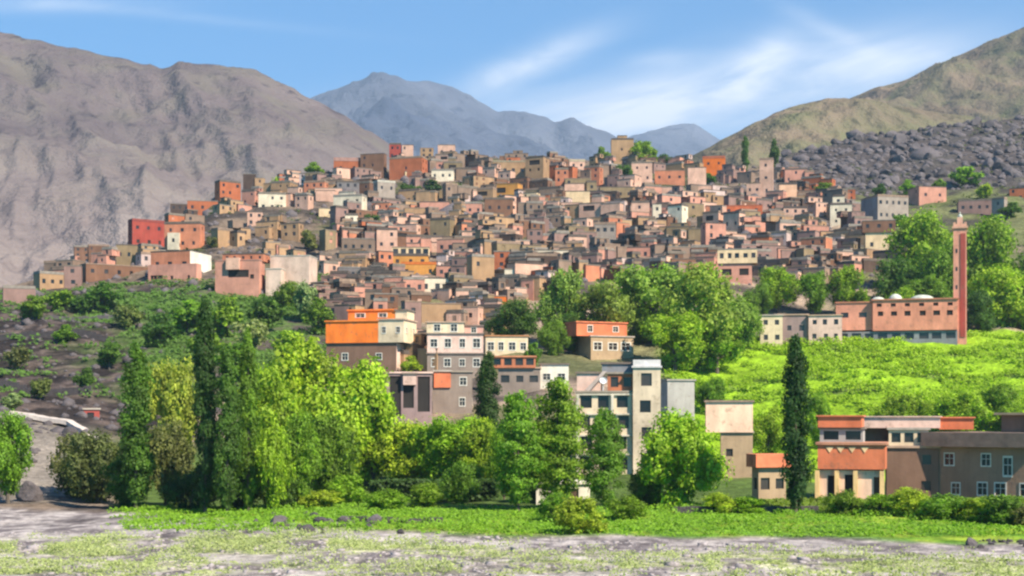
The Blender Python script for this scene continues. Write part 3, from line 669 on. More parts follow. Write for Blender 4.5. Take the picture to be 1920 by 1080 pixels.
mn = empty('minaret', p, R(0) - math.atan((1800 - CX) / F)); tag(mn, 'tall slender pink and red minaret beside the mosque', 'minaret')
z = lambda py: (634 - py) * k
hw = 12 * k
mb = MB(); mb.box(-hw, hw, -0, 2 * hw, -3, z(428)); q = mb.build('shaft', PLASTER, mn); q.color = (.66, .28, .20, 1)
mb = MB(); mb.box(.5 * k, 9.5 * k, -.14, -.002, z(632), z(438)); q = mb.build('red_strip', PLASTER, mn); q.color = (.36, .07, .055, 1)  # darker red strip over the right part of the front
mb = MB(); mb.box(-hw - .25, hw + .25, -.25, 2 * hw + .25, z(428), z(424)); mb.box(-hw, hw, 0, 2 * hw, z(424), z(419.5))
for i in range(4): mb.box(-hw + i * 6.6 * k, -hw + i * 6.6 * k + 4 * k, 0, .35, z(419.5), z(416.5))
q = mb.build('gallery', PLASTER, mn); q.color = (.66, .34, .24, 1)
mb = MB(); mb.box(-5 * k, 5 * k, hw - 5 * k, hw + 5 * k, z(419.5), z(406)); q = mb.build('lantern', PLASTER, mn); q.color = (.64, .36, .26, 1)
mb = MB(); mb.lathe([(4.6 * k, z(406)), (4.2 * k, z(403)), (2.6 * k, z(400.5)), (.1, z(399.5))], 0, hw, 12); mb.lathe([(.06, z(399.5)), (.22, z(398)), (.05, z(396)), (.02, z(394))], 0, hw, 8); q = mb.build('dome', DOME, mn)
for i in range(5):
    wn = link('window', PANE, None, mn); wn.location = (-6 * k, -.04, z(470 + i * 34)); wn.scale = (.4, .4, .9)

# right foreground houses
house('orange terraced house with columns on the ground floor', [(1535, 882, 1658, 944, 'peach', dict(nowin=1, open=((1553, 892, 1570, 938), (1584, 890, 1604, 936), (1637, 894, 1650, 940)), trim=False, noroof=1)),
    (1535, 834, 1658, 880, 'coral', dict(dy=-.5, d=6, nowin=1, roof=(.45, .2, .12), nosidewin=1, parapet=False)), (1536, 805, 1616, 832, 'grey', dict(dy=2, d=5, win=(2, 1), ws=(3.6, 1.1), trim=False)), (1533, 781, 1614, 802, 'coral', dict(dy=1.6, d=6, nowin=1, nosidewin=1, roof='coral', tk=.15, parapet=False))],
    near=True, group=None, Y=164, theta=-3)
oh = bpy.data.objects[[o.name for o in bpy.data.objects if o.get('label', '').startswith('orange terraced')][0]]
mb = MB()
for px in (1560, 1580, 1601, 1624):
    kk = 164 / F; x = (px - 1597) * kk; n = len(mb.v); t0 = (944 - 838) * kk; t1 = (944 - 849) * kk
    mb.v += [(x - .45, -.56, t0), (x + .45, -.56, t0), (x, -.56, t1), (x - .45, -.503, t0), (x + .45, -.503, t0), (x, -.503, t1)]
    mb.f += [(0 + n, 2 + n, 1 + n), (3 + n, 4 + n, 5 + n), (n, 1 + n, 4 + n, 3 + n), (1 + n, 2 + n, 5 + n, 4 + n), (2 + n, n, 3 + n, 5 + n)]
q = mb.build('parapet_ornament', PLASTER, oh); q.color = (.85, .55, .3, 1)
for i, px in enumerate((1537, 1573, 1607, 1655)):
    mb = MB(); kk = 164 / F; x = (px - 1597) * kk; mb.box(x - .25, x + .25, -.45, -.05, -1, 62 * kk - .02); q = mb.build('column', PLASTER, oh); q.color = (.85, .55, .25, 1)
house('cream and dark brown house between the terraces and stone house', [(1660, 840, 1758, 938, 'brown', dict(win=(2, 2), drop=.4, trim=False)), (1668, 806, 1740, 839, 'cream', dict(dy=.2, d=7, win=(3, 1), ws=(1.1, 1.2), trim=False)), (1615, 806, 1668, 838, 'brown', dict(dy=2.2, d=6, nowin=1, nosidewin=1)),
    (1613, 782, 1762, 803, 'palepink', dict(dy=1.0, d=7, nowin=1, nosidewin=1, roof='palepink', tk=.12, parapet=False)), (1763, 784, 1826, 806, 'coral', dict(dy=4.0, d=5, nowin=1, roof='coral', tk=.15))], near=True, group=None, Y=172, theta=3)
house('large grey-brown house with white-framed windows and wide eaves', [(1757, 838, 1975, 941, (.33, .195, .13), dict(nowin=1, open=((1775, 852, 1791, 873), (1842, 852, 1857, 873), (1881, 858, 1895, 890), (1933, 852, 1949, 873), (1788, 908, 1802, 928), (1835, 906, 1851, 928), (1866, 906, 1884, 928), (1910, 906, 1926, 928)), roof=(.21, .135, .105), tk=1.7, ov=1.3, parapet=False)),
    (1861, 778, 1990, 814, 'brown', dict(dy=3.5, d=6, nowin=1, roof='tan', ov=.7, parapet=False))], near=True, group=None, Y=168, theta=-17)
house('low brown house with a red roof left of cypress', [(1410, 876, 1473, 946, 'tan', dict(win=(2, 1), drop=.3, trim=False, roof='coral', tk=1.5, ov=.5, parapet=False))], near=True, group=None, Y=162, side=-.2)
house('small white roadside shelter behind the round bush', [(1003, 908, 1106, 947, 'white', dict(nowin=1, open=((1040, 916, 1085, 949),), trim=False, roof='white'))], near=True, group=None, Y=161, cat='shelter', name='shelter')
house('small red hut at the end of the pale path', [(157, 768, 186, 797, 'red', dict(win=(1, 1), trim=False))], near=True, group=None, Y=246, cat='hut', name='hut')

# ------------------------------------------------------------------ further village houses between the ones above
FILL = ['brown', 'stone', 'mauve', 'tan', 'pink', 'palepink', 'dark', 'pink', 'salmon', 'tan', 'palepink', 'olive', 'stone', 'brown', 'tan', 'mauve', 'terracotta', 'stone', 'tan', 'pink', 'mauve', 'stone', 'palepink', 'lilac']
CW = dict(white='white', brown='brown', stone='stone-coloured', mauve='mauve', tan='tan', pink='pink', palepink='pale pink', dark='dark brown', salmon='salmon', cream='cream', grey='grey', olive='olive', lilac='lilac grey', terracotta='terracotta')
top_row = lambda px: np.interp(px, [130, 240, 320, 400, 450, 600, 740, 950, 1200, 1300, 1480, 1500, 1700], [508, 460, 420, 388, 370, 334, 297, 296, 304, 318, 328, 345, 400])
bot_row = lambda px: np.interp(px, [130, 240, 400, 420, 600, 620, 760, 900, 980, 1040, 1430, 1480, 1640, 1690], [535, 545, 470, 470, 520, 650, 700, 660, 580, 530, 520, 540, 525, 440])
HAND = list(HOUSES); USED = set()
def fill_label(cx, cy, wd, colr, storeys):
    size = 'small' if wd < 28 else ('wide' if wd > 40 else 'plain')
    lm = sorted(HAND, key=lambda h: (abs((h[0][0] + h[0][2]) / 2 - cx) + 1.2 * abs((h[0][1] + h[0][3]) / 2 - cy)))
    for h in lm[:6]:
        dx = cx - (h[0][0] + h[0][2]) / 2; dy = cy - (h[0][1] + h[0][3]) / 2
        d = ('right of' if dx > 0 else 'left of') if abs(dx) > abs(dy) * 1.3 else ('below' if dy > 0 else 'above')
        key = (colr, d, h[1])
        if key in USED: continue
        USED.add(key)
        return ' '.join(('%s %s house just %s the %s' % (size, CW[colr], d, h[1])).split()[:16])
    return None
fr = random.Random(3); boxes = [h[0] for h in HOUSES]; nfill = 0
yrow = 312.0
while yrow < 690:
    px = 130 + fr.uniform(0, 20)
    while px < 1690:
        wd = fr.uniform(27, 56) * (1 + (yrow - 400) / 700); ht = fr.uniform(17, 29) * (1 + (yrow - 400) / 600)
        y1 = yrow + fr.uniform(-7, 7)
        if top_row(px) < y1 < bot_row(px) and fr.random() < (.25 if 385 < px < 650 and 385 < y1 < 530 else (.9 if y1 > 395 else .75)):
            cx, cy = px, y1 - ht / 2
            hit = 0
            for b in boxes:
                ox = min(b[2], px + wd / 2) - max(b[0], px - wd / 2); oy = min(b[3], y1) - max(b[1], y1 - ht)
                if ox > 0 and oy > 0: hit = max(hit, ox * oy / (wd * ht))
            if hit < .5:
                colr = fr.choice(FILL); lab = fill_label(cx, cy, wd, colr, 1)
                if lab:
                    sd_ = fr.choice([0, .2, .3, .42, -.2, -.3, -.42, .15, -.5, .5])
                    ox0, ox1 = px - wd / 2, px + wd / 2; op = {}
                    if fr.random() < .15:
                        a = fr.uniform(.12, .45); op['open'] = ((ox0 + wd * a, y1 - ht * .85, ox0 + wd * (a + fr.uniform(.25, .4)), y1 - ht * .5),); op['nowin'] = 1
                    op['drop'] = fr.uniform(.1, .7); op['ws'] = (fr.uniform(.7, 1.1), fr.uniform(.8, 1.3))
                    ht = min(ht, 17) if y1 < np.interp(px, [600, 740, 950, 1200, 1300], [345, 316, 314, 322, 336]) else ht
                    bl = [(ox0, y1 - ht, ox1, y1 + 3, colr, op)]; q = fr.random()
                    for _k in range(fr.choice([2, 2, 3, 3, 4] if y1 < 395 else [3, 4, 4, 5, 5])):
                        c2 = colr if fr.random() < .5 else fr.choice(FILL); m = fr.random(); e = fr.uniform(-.06, .06)
                        if m < .3: bl.append((px - wd * fr.uniform(.1, .4), y1 - ht * fr.uniform(1.2, 1.5), px + wd * fr.uniform(.1, .35), y1 - ht, c2, dict(dy=fr.uniform(.8, 2.5), d=3 + e, drop=.5)))
                        elif m < .6: bl.append((px - wd * fr.uniform(.35, .6), y1 - ht * fr.uniform(.35, .65), px + wd * fr.uniform(-.1, .3), y1 + 3, c2, dict(dy=-fr.uniform(1.8, 3.5), d=4.5 + e, drop=.5, ground=1)))
                        elif m < .8: bl.append((px + wd * fr.uniform(.2, .4), y1 - ht * fr.uniform(.6, .9), px + wd * fr.uniform(.7, 1.1), y1 + 3, c2, dict(dy=fr.uniform(-1.2, -.3), d=4.2 + e, drop=.4, ground=1)))
                        else: bl.append((px - wd * fr.uniform(.7, 1.1), y1 - ht * fr.uniform(.75, 1.15), px - wd * fr.uniform(.2, .4), y1 + 3, c2, dict(dy=fr.uniform(.3, 1.4), d=4 + e, drop=.4, ground=1)))
                    ro_, _ = house(lab, bl, side=sd_); ro_.rotation_euler[0] = R(fr.uniform(-.8, .8)); ro_.rotation_euler[1] = R(fr.uniform(-1.3, 1.3)); boxes.append((px - wd / 2, y1 - ht, px + wd / 2, y1)); nfill += 1
        px += wd * fr.uniform(.7, 1.1)
    yrow += 14.5
print('fill houses', nfill, 'all', len(HOUSES))

# ------------------------------------------------------------------ trees
def leaf_quads(C, Nrm, size, rs):
    n = len(C); a = rs.normal(size=(n, 3)); Nn = Nrm + rs.normal(size=(n, 3)) * .55; Nn /= np.linalg.norm(Nn, axis=1, keepdims=True) + 1e-9
    u = np.cross(Nn, a); u /= np.linalg.norm(u, axis=1, keepdims=True) + 1e-9; v = np.cross(Nn, u)
    s = (size * rs.uniform(.6, 1.3, size=n))[:, None]; e = rs.uniform(.55, 1.0, size=n)[:, None]
    V = np.stack([C - u * s, C - v * s * e, C + u * s, C + v * s * e], 1).reshape(-1, 3)
    return V, np.arange(4 * n).reshape(-1, 4)
def broad_proto(seed, n=15000, leaf=.0175, nl=30, low=.06, zc=.51):
    rs = np.random.RandomState(seed); C = []; Nm = []
    L = []
    for i in range(nl):
        d = rs.normal(size=3); d /= np.linalg.norm(d); r = rs.uniform(.3, 1) ** .5
        c = np.array([d[0] * .36 * r, d[1] * .36 * r, zc + d[2] * .40 * r])
        if c[2] < .35 and zc > .4: c[:2] *= .8
        L.append((c, rs.uniform(.09, .19)))
    L.append((np.array([0, 0, .6]), .22))
    wts = np.array([q[1] ** 2 for q in L]); wts /= wts.sum()
    for (c, r), k in zip(L, (wts * n).astype(int)):
        d = rs.normal(size=(k, 3)); d /= np.linalg.norm(d, axis=1, keepdims=True)
        rad = r * rs.uniform(.55, 1.0, size=(k, 1)) * (1 + .35 * np.sin(d[:, :1] * 7 + d[:, 1:2] * 5 + seed))
        C.append(c + d * rad * np.array([1, 1, .85])); Nm.append(d + np.array([0, 0, .25]))
    C = np.concatenate(C); Nm = np.concatenate(Nm); ok = C[:, 2] > low; C, Nm = C[ok], Nm[ok]; C[:, 2] = np.minimum(C[:, 2], 1.02)
    V, Fq = leaf_quads(C, Nm, leaf, rs); me = np_mesh('crown', V, Fq); me.materials.append(LEAF)
    mb = MB(); mb.tube([(0, 0, -.05), (.01, 0, .15), (0, .01, .35), (.01, 0, .6)], [.035, .028, .02, .008], 8)
    for q in L[:9]:
        c = q[0]; z0 = rs.uniform(.18, .4); mb.tube([(0, 0, z0), tuple(np.array([0, 0, z0]) * .5 + c * .5 + [0, 0, -.03]), tuple(c)], [.013, .009, .003], 5)
    tm = mb.mesh('trunk'); tm.materials.append(BARK)
    return me, tm
def poplar_proto(seed, n=13000, leaf=.0085, wmax=.1, base=.05, blunt=.25):
    rs = np.random.RandomState(seed); C = []; Nm = []; K = 120
    env = lambda t: wmax * np.clip((t - base) / .18, 0, 1) ** .6 * (1 - np.clip((t - blunt) / (1.03 - blunt), 0, 1) ** 3.0) ** .75
    ts = base + (1 - base) * np.linspace(0.02, .985, K) + rs.uniform(-.01, .01, K)
    wt = env(ts) + .012; wt /= wt.sum(); tips = []
    for t, k in zip(ts, (wt * n).astype(int)):
        a = rs.uniform(0, 2 * np.pi); e = env(t); r = e * rs.uniform(.35, 1.0)
        c = np.array([np.cos(a) * r, np.sin(a) * r, t]); tips.append(c)
        d = rs.normal(size=(k, 3)); d /= np.linalg.norm(d, axis=1, keepdims=True)
        S = np.array([e * .42 + .008, e * .42 + .008, .045]); rad = rs.uniform(.4, 1.15, size=(k, 1))
        C.append(c + d * rad * S); Nm.append(d * np.array([1, 1, .4]) + np.array([np.cos(a), np.sin(a), .2]) * .6)
    C = np.concatenate(C); Nm = np.concatenate(Nm)
    V, Fq = leaf_quads(C, Nm, leaf, rs); me = np_mesh('crown', V, Fq); me.materials.append(LEAF)
    mb = MB(); mb.tube([(0, 0, -.04), (.002, 0, .15), (0, .003, .5), (0, 0, .92)], [.014, .011, .007, .002], 8)
    for c in tips[8:100:7]: mb.tube([(0, 0, c[2] - .1), tuple(c * [.6, .6, 1] - [0, 0, .03]), tuple(c)], [.005, .003, .001], 5)
    tm = mb.mesh('trunk'); tm.materials.append(BARK); return me, tm
BROAD = [broad_proto(s) for s in (1, 2, 3, 4, 5)]
SMALL = [broad_proto(s, 2600, .042, 16) for s in (11, 12, 13)]
BUSH = [broad_proto(s, 9000, .022, 30, low=-.02, zc=.36) for s in (21, 22, 23)]
TALL = [poplar_proto(s, 15000, .011, .19, .06, .45) for s in (51, 52, 53)]
POP = [poplar_proto(s, wmax=.088, blunt=.42, base=.03) for s in (31, 32, 33, 34)]
G = dict(dark=(.036, .078, .014), deep=(.070, .140, .016), mid=(.130, .225, .016), bright=(.195, .305, .016), lime=(.25, .35, .02), olive=(.13, .15, .04), yellow=(.31, .345, .04), pale=(.23, .29, .10), soft=(.20, .285, .04))
tcount = [0]
def tree(kind, x, yt, yb, wpx, shade, label, Y=None, group=None, name=None, cat=None):
    if Y is None: Y = Yof(x, yb) if yb < 950 else CH * F / (yb - HZ)
    k = Y / F; xw = (x - CX) * k; zg = gz(xw, Y); zb = CH + (HZ - yb) * k
    zb = min(zb, zg + .2) if abs(zb - zg) > .3 else zb
    h = CH + (HZ - yt) * k - zb
    tcount[0] += 1; i = tcount[0]
    me, tm = {'B': BROAD, 'S': SMALL, 'U': BUSH, 'P': POP, 'T': TALL}[kind][i % {'B': 5, 'S': 3, 'U': 3, 'P': 4, 'T': 3}[kind]]
    nm = name or {'B': 'leafy_tree', 'S': 'hillside_tree', 'U': 'shrub', 'P': 'poplar_tree', 'T': 'upright_tree'}[kind]
    t = empty(nm, (xw, Y, zb), (i * 2.399) % 6.28); tag(t, label, cat or {'U': 'shrub'}.get(kind, 'tree'), group)
    cr = link('crown', me, None, t); tr = link('trunk', tm, None, t)
    sx = wpx * k / {'P': .2, 'T': .4}.get(kind, .95)
    cr.scale = tr.scale = (sx, sx, h)
    c = G[shade]; j = 1 + .12 * math.sin(i * 7.7); cr.color = (c[0] * j * (1 + .1 * math.sin(i * 3.1)), c[1] * j, c[2], 1)
    return t
# left stand
tree('P', 255, 645, 957, 60, 'deep', 'dark green poplar furthest left in the tall foreground stand')
tree('P', 385, 566, 964, 50, 'dark', 'tallest dark slim poplar in the left stand')
tree('P', 426, 655, 966, 50, 'deep', 'mid green poplar touching the tallest dark poplar')
tree('P', 466, 622, 962, 44, 'mid', 'second tallest poplar right of the tallest dark one', )
tree('B', 512, 775, 962, 90, 'bright', 'small bright leafy tree in the middle of the left stand')
tree('B', 556, 770, 952, 96, 'mid', 'rounded leafy tree standing before the round leafy trees')
tree('B', 622, 760, 942, 112, 'mid', 'rightmost rounded leafy tree of the left stand')
tree('B', 322, 650, 905, 135, 'yellow', 'yellow-green round tree behind the left poplars', Y=185)
tree('B', 570, 640, 905, 190, 'lime', 'bright leafy tree rising behind the poplars', Y=195)
tree('B', 655, 645, 910, 205, 'lime', 'broad bright green tree below the orange house', Y=188)
tree('B', 492, 684, 890, 150, 'bright', 'mid green round tree filling the gap between poplars', Y=180)
tree('B', 185, 795, 955, 140, 'olive', 'dull olive spreading tree beside the pale path', Y=165)
tree('B', 310, 775, 962, 130, 'olive', 'olive leafy tree low between the first two poplars', Y=158)
tree('B', 700, 725, 915, 140, 'lime', 'low bright tree at the right end of the left stand', Y=190)
tree('B', 440, 830, 965, 120, 'dark', 'dark undergrowth tree at the foot of the tallest poplar', Y=152)
tree('B', 240, 850, 965, 110, 'deep', 'dark squat tree in the shade by the lawn', Y=155)
# middle
tree('B', 150, 800, 950, 110, 'olive', 'olive spreading bush-like tree leftmost by the pale path', Y=170)
tree('B', 545, 655, 880, 130, 'bright', 'round bright crown between the poplars and orange house', Y=200)
tree('B', 700, 700, 900, 100, 'bright', 'rounded tree at the right shoulder of the left stand', Y=196)
tree('B', 360, 860, 968, 110, 'dark', 'dark low foliage between the foreground poplars', Y=150); tree('B', 520, 870, 968, 110, 'deep', 'low dark tree under the small bright leafy tree', Y=153)
tree('B', 800, 790, 905, 120, 'lime', 'yellow-green tree wall between two bushy trees', Y=192); tree('B', 885, 770, 905, 100, 'lime', 'yellow-green tree left of the slim dark poplar', Y=190)
tree('B', 945, 800, 940, 70, 'bright', 'bright bush-like tree hiding the foot of the slim dark poplar', Y=172)
tree('U', 545, 515, 580, 70, 'mid', 'bush at the lower edge of the cream end wall'); tree('U', 500, 545, 590, 60, 'deep', 'dark bush under the pink terrace house corner')
tree('B', 765, 778, 905, 140, 'lime', 'green bushy tree below the three dark bays', Y=187)
tree('B', 845, 768, 920, 160, 'bright', 'green bushy tree below the grey-pink block', Y=184)
tree('B', 905, 790, 930, 110, 'bright', 'green bushy tree left of the slim dark poplar base', Y=178)
tree('B', 860, 855, 950, 100, 'mid', 'low tree with a yellowish underside near the lawn', Y=162)
tree('P', 916, 662, 900, 50, 'dark', 'slim dark poplar in the middle of the picture')
tree('T', 972, 738, 958, 86, 'mid', 'upright leafy tree right of the slim dark poplar')
tree('T', 1045, 712, 955, 96, 'mid', 'upright leafy tree left of the unfinished building')
tree('T', 1133, 768, 955, 74, 'mid', 'narrow upright tree in front of the unfinished building')
tree('B', 1010, 840, 950, 90, 'deep', 'dark low tree between the two upright leafy trees', Y=165)
tree('B', 1282, 768, 968, 178, 'lime', 'broad lime green tree right of the unfinished building', Y=155)
tree('B', 1215, 860, 968, 90, 'deep', 'dark low tree touching the lime green tree', Y=158)
tree('P', 1492, 634, 964, 58, 'dark', 'lone very dark poplar before the right-hand houses')
tree('U', 1093, 916, 1002, 112, 'lime', 'round bright bush standing on the lawn edge')
tree('U', 1035, 912, 978, 78, 'mid', 'darker bush left of the round bright bush')
tree('U', 1175, 915, 975, 80, 'mid', 'bush right of the round bright bush')
tree('U', 655, 878, 948, 90, 'bright', 'pointed bright shrub at the right foot of poplars')
tree('U', 600, 912, 955, 100, 'lime', 'yellow-green low shrub at the left stand edge')
tree('U', 725, 905, 958, 100, 'bright', 'low green shrub right of the pointed bright shrub')
tree('U', 800, 895, 950, 80, 'mid', 'dim low shrub before the shaded hedge')
tree('B', 15, 770, 938, 110, 'mid', 'green tree at the left edge of picture', Y=160)
for a in ((1585, 905, 965, 80, 'mid', 'small shrub before the column porch'), (1650, 918, 968, 110, 'bright', 'bright shrub right of the column porch'), (1712, 902, 970, 95, 'lime', 'yellow-green shrub under the dark brown wall'), (1775, 912, 975, 120, 'mid', 'wide shrub at the left corner of stone house'),
    (1838, 926, 980, 110, 'bright', 'bright low shrub under the arched ground floor'), (1890, 915, 985, 120, 'mid', 'shrub in front of the rightmost white arches'), (1945, 922, 990, 110, 'olive', 'olive shrub at the right picture edge')): tree('U', *a)
tree('U', 1400, 925, 962, 90, 'bright', 'low shrub above the dark garden wall'); tree('U', 1345, 915, 962, 70, 'lime', 'shrub at the right foot of the lime tree')
# big clump behind the red-roofed house
for a in ((1052, 502, 655, 118, 'soft', 'leftmost bright tree of the big round clump'), (1135, 515, 660, 125, 'soft', 'second tree from left in the big round clump'),
    (1225, 480, 652, 180, 'soft', 'tallest rounded tree of the big clump'), (1310, 498, 690, 170, 'soft', 'broad tree right of the tallest rounded one'),
    (1385, 540, 660, 120, 'soft', 'rightmost tree of the big round clump'), (960, 560, 655, 110, 'deep', 'dark round tree beside the cream four-window house'),
    (1212, 570, 650, 100, 'mid', 'dark lower tree above the red-roofed house'), (1265, 575, 705, 140, 'bright', 'lower middle tree of the big clump over the field'),
    (1345, 590, 695, 110, 'bright', 'lower right tree of the big clump over the field'),
    (1035, 590, 672, 70, 'mid', 'small tree left of the red-roofed house'), (1066, 585, 665, 60, 'deep', 'dark narrow tree against the red-roofed house')):
    tree('B', *a, group='trees of the big round clump')
for a in ((1460, 492, 585, 92, 'bright', 'bright tree left of the two above pale houses'), (1523, 502, 590, 80, 'mid', 'middle tree above the small pale house'), (1590, 500, 590, 90, 'bright', 'yellowish tree above the left end of mosque'), (1420, 520, 600, 60, 'mid', 'small tree at the left of the three above mosque')):
    tree('B', *a)
for a in ((1725, 395, 600, 150, 'bright', 'large bright tree left of the minaret top', 400), (1690, 470, 610, 110, 'deep', 'dark tree at the left edge of minaret grove', 385), (1765, 440, 615, 110, 'mid', 'tree touching the left of the minaret', 375),
    (1860, 410, 620, 150, 'bright', 'large bright tree right of the minaret top', 390), (1930, 425, 620, 140, 'mid', 'tall tree at the right edge behind minaret', 395), (1870, 500, 640, 140, 'lime', 'bright lower tree right of the minaret', 352),
    (1935, 490, 645, 110, 'bright', 'lower tree at the right edge of grove', 350), (1735, 510, 615, 110, 'mid', 'lower tree behind the mosque roof', 362), (1840, 545, 640, 80, 'deep', 'dark tree at the right foot of minaret', 345), (1680, 530, 615, 80, 'bright', 'small bright tree behind the domes', 358)):
    tree('B', *a[:6], Y=a[6], group='trees of the grove around the minaret')
# trees on the slope and in the village
VT = [(515, 328, 366, 40, 'lime', 'bright tree on the spur beside tan tower'), (560, 316, 350, 44, 'olive', 'olive tree on the crest left of the red houses'), (590, 304, 335, 40, 'bright', 'bright tree against the terracotta crest house'),
    (1208, 262, 312, 62, 'bright', 'bushy green tree right of the ruined tower'), (1172, 300, 345, 36, 'deep', 'dark tree below the ruined tower'), (1130, 276, 312, 32, 'mid', 'tree left of the ruined tower'), (1250, 288, 318, 40, 'deep', 'dark tree right of the bushy crest tree'),
    (770, 340, 374, 44, 'deep', 'leftmost dark bush of the hedge below white house'), (812, 338, 374, 48, 'dark', 'middle dark bush of the hedge below white house'), (856, 342, 374, 46, 'deep', 'rightmost dark bush of the hedge below white house'),
    (572, 512, 600, 54, 'pale', 'pale green tree at the bottom of the rocky gap'), (597, 560, 630, 62, 'mid', 'green tree left above the orange house'), (545, 618, 690, 76, 'lime', 'bright tree top left of the orange house'),
    (110, 535, 585, 62, 'mid', 'tree under the tan spur house'), (190, 530, 580, 80, 'deep', 'wide tree under the long dark brown house'), (62, 552, 605, 60, 'mid', 'leftmost tree on the bank below spur'), (150, 545, 585, 50, 'deep', 'small dark tree between two bank trees'),
    (420, 560, 640, 90, 'mid', 'green tree below the pink terrace house'), (350, 560, 630, 90, 'mid', 'green tree below the bright salmon house'), (470, 585, 660, 80, 'pale', 'pale green tree above the tall poplars'), (300, 590, 660, 80, 'deep', 'dark tree above the first poplar'),
    (500, 560, 620, 70, 'deep', 'dark tree on the rocks right of pink house'), (240, 560, 620, 70, 'olive', 'olive tree on the bank edge'), (390, 610, 690, 80, 'mid', 'slope tree between the tall poplars'), (440, 640, 720, 90, 'mid', 'slope tree behind the second tallest poplar'),
    (400, 438, 468, 26, 'olive', 'small olive tree by the white side wall'), (630, 420, 455, 34, 'deep', 'dark tree in the gully mid-village'), (580, 430, 465, 40, 'olive', 'olive tree in the rocky gap'), (535, 410, 440, 36, 'deep', 'dark tree under the small white house'),
    (1452, 262, 298, 22, 'deep', 'dark tree at the left of boulder slope'), (1810, 312, 352, 62, 'bright', 'bright tree among the boulders on the right'), (1845, 338, 378, 34, 'lime', 'lime tree above the grey cube house'), (1700, 338, 368, 34, 'bright', 'bright tree left of the right pink house'),
    (1545, 342, 372, 44, 'mid', 'tree between boulders and bright white house'), (1580, 348, 374, 40, 'olive', 'olive tree above the bright white house'), (1895, 380, 410, 50, 'deep', 'dark tree below the right edge house'), (1375, 372, 392, 40, 'olive', 'olive tree above the coral red storey'),
    (1500, 345, 374, 34, 'mid', 'small green tree at the left foot of the boulder slope'), (1650, 345, 372, 30, 'deep', 'dark bush at the middle foot of the boulder slope'), (1760, 335, 362, 30, 'mid', 'green bush above the right pink house'), (1690, 395, 430, 40, 'mid', 'tree under the five-window house'), (770, 668, 702, 46, 'lime', 'lime bush between orange and pink houses'), (1000, 640, 690, 34, 'mid', 'narrow tree at the end of cream four-window house'), (1160, 400, 420, 30, 'olive', 'small olive tree below the pale mauve house'),
    (1330, 325, 350, 34, 'deep', 'dark tree under the orange-red top'), (1260, 372, 396, 30, 'deep', 'dark tree below the whitish pink house'), (700, 395, 430, 34, 'deep', 'dark tree below the grey-white roofed house'), (1015, 395, 420, 30, 'deep', 'dark tree below the small cream house')]
for a in VT: tree('S', *a)
tree('P', 1397, 255, 302, 15, 'deep', 'thin cypress-like tree standing on the crest', name='cypress_tree')
for a in ((1440, 745, 860, 80, 'bright', 'leafy tree between salmon house and dark poplar', 228), (1535, 735, 850, 60, 'bright', 'bright tree just right of the dark poplar', 235), (1700, 730, 800, 110, 'bright', 'bushy tree above the pink parapet', 240), (1800, 725, 800, 120, 'lime', 'lime bushy tree above the coral parapet', 242), (1880, 720, 800, 110, 'mid', 'bushy tree above the upper brown block', 245), (1330, 700, 770, 70, 'mid', 'bush above the pale salmon house', 262)):
    tree('B', *a[:6], Y=a[6])

# ------------------------------------------------------------------ field crop, meadow grass, scrub, gravel (stuff)
def scatter_leaves(name, P, size, hgt, per, spread, color, seed, label):
    rs = np.random.RandomState(seed); n = len(P)
    C = np.repeat(P, per, 0) + rs.normal(size=(n * per, 3)) * np.array([spread, spread, 0]) * .6
    C[:, 2] += np.repeat(hgt, per) * rs.uniform(0.05, 1, size=n * per) ** .8
    V, Fq = leaf_quads(C, np.tile([0.5, -.35, .9], (len(C), 1)), size, rs); me = np_mesh(name, V, Fq); me.materials.append(LEAF)
    o = link(name, me); o.color = (*color, 1); tag(o, kind='stuff', label=label, cat=name.replace('_', ' ')); return o
def ground_pts(n, p0, p1, Y0, Y1, seed, fn=None):
    rs = np.random.RandomState(seed); px = rs.uniform(p0, p1, n); Y = np.sqrt(rs.uniform(Y0 ** 2, Y1 ** 2, n)); x = (px - CX) / F * Y
    if fn is not None: k = fn(px, Y, x) > rs.uniform(size=n); px, Y, x = px[k], Y[k], x[k]
    return np.stack([x, Y, gz_arr(x, Y)], 1)
f1 = lambda px, Y, x: sstep(1230, 1300, px) * sstep(.36, .56, fbm(x / 14, Y / 5, 4)) * sstep(342, 330, Y)
P = ground_pts(6500, 1235, 2050, 222, 336, 41, f1); scatter_leaves('field_crop', P, .27, .5 + 1.2 * fbm(P[:, 0] / 6, P[:, 1] / 6, 3), 22, 1.15, (.225, .345, .012), 42, 'bright green bushy crop covering the sloping field')
P = ground_pts(5200, -40, 640, 255, 425, 43, lambda px, Y, x: sstep(.42, .6, fbm(x / 9, Y / 9, 4)) * (.35 + .65 * sstep(60, 330, px + 150 * (Y > 380)))); scatter_leaves('slope_scrub', P, .38, 1.0 + 0 * P[:, 0], 12, 1.1, (.085, .16, .025), 44, 'green scrub spread over the bank below the spur')
P = ground_pts(4200, 130, 1990, 400, 830, 45, lambda px, Y, x: sstep(.5, .66, fbm(x / 16 + 4, Y / 16, 4))); scatter_leaves('village_scrub', P, .5, .9 + 0 * P[:, 0], 9, 1.1, (.085, .10, .035), 46, 'dull scrub growing between the village houses')
def lawnf(px, Y, x):
    row = HZ + CH * F / Y
    return sstep(200, 260, px) * sstep(4, -6, row - np.interp(px, [200, 480, 700, 1100, 1900], [1002, 1004, 996, 1002, 1020]) + 22 * (fbm(x / 11, Y / 60, 4) - .5)) * (.35 + .6 * sstep(.4, .55, fbm(x / 16, Y / 3, 3)))
P = ground_pts(16000, 150, 2000, 118, 158, 47, lawnf); scatter_leaves('lawn_grass', P, .13, .22 + .35 * sstep(.45, .6, fbm(P[:, 0] / 4, P[:, 1] / 7, 3)), 5, .3, (.145, .27, .014), 48, 'bright green grass strip in front of the trees')
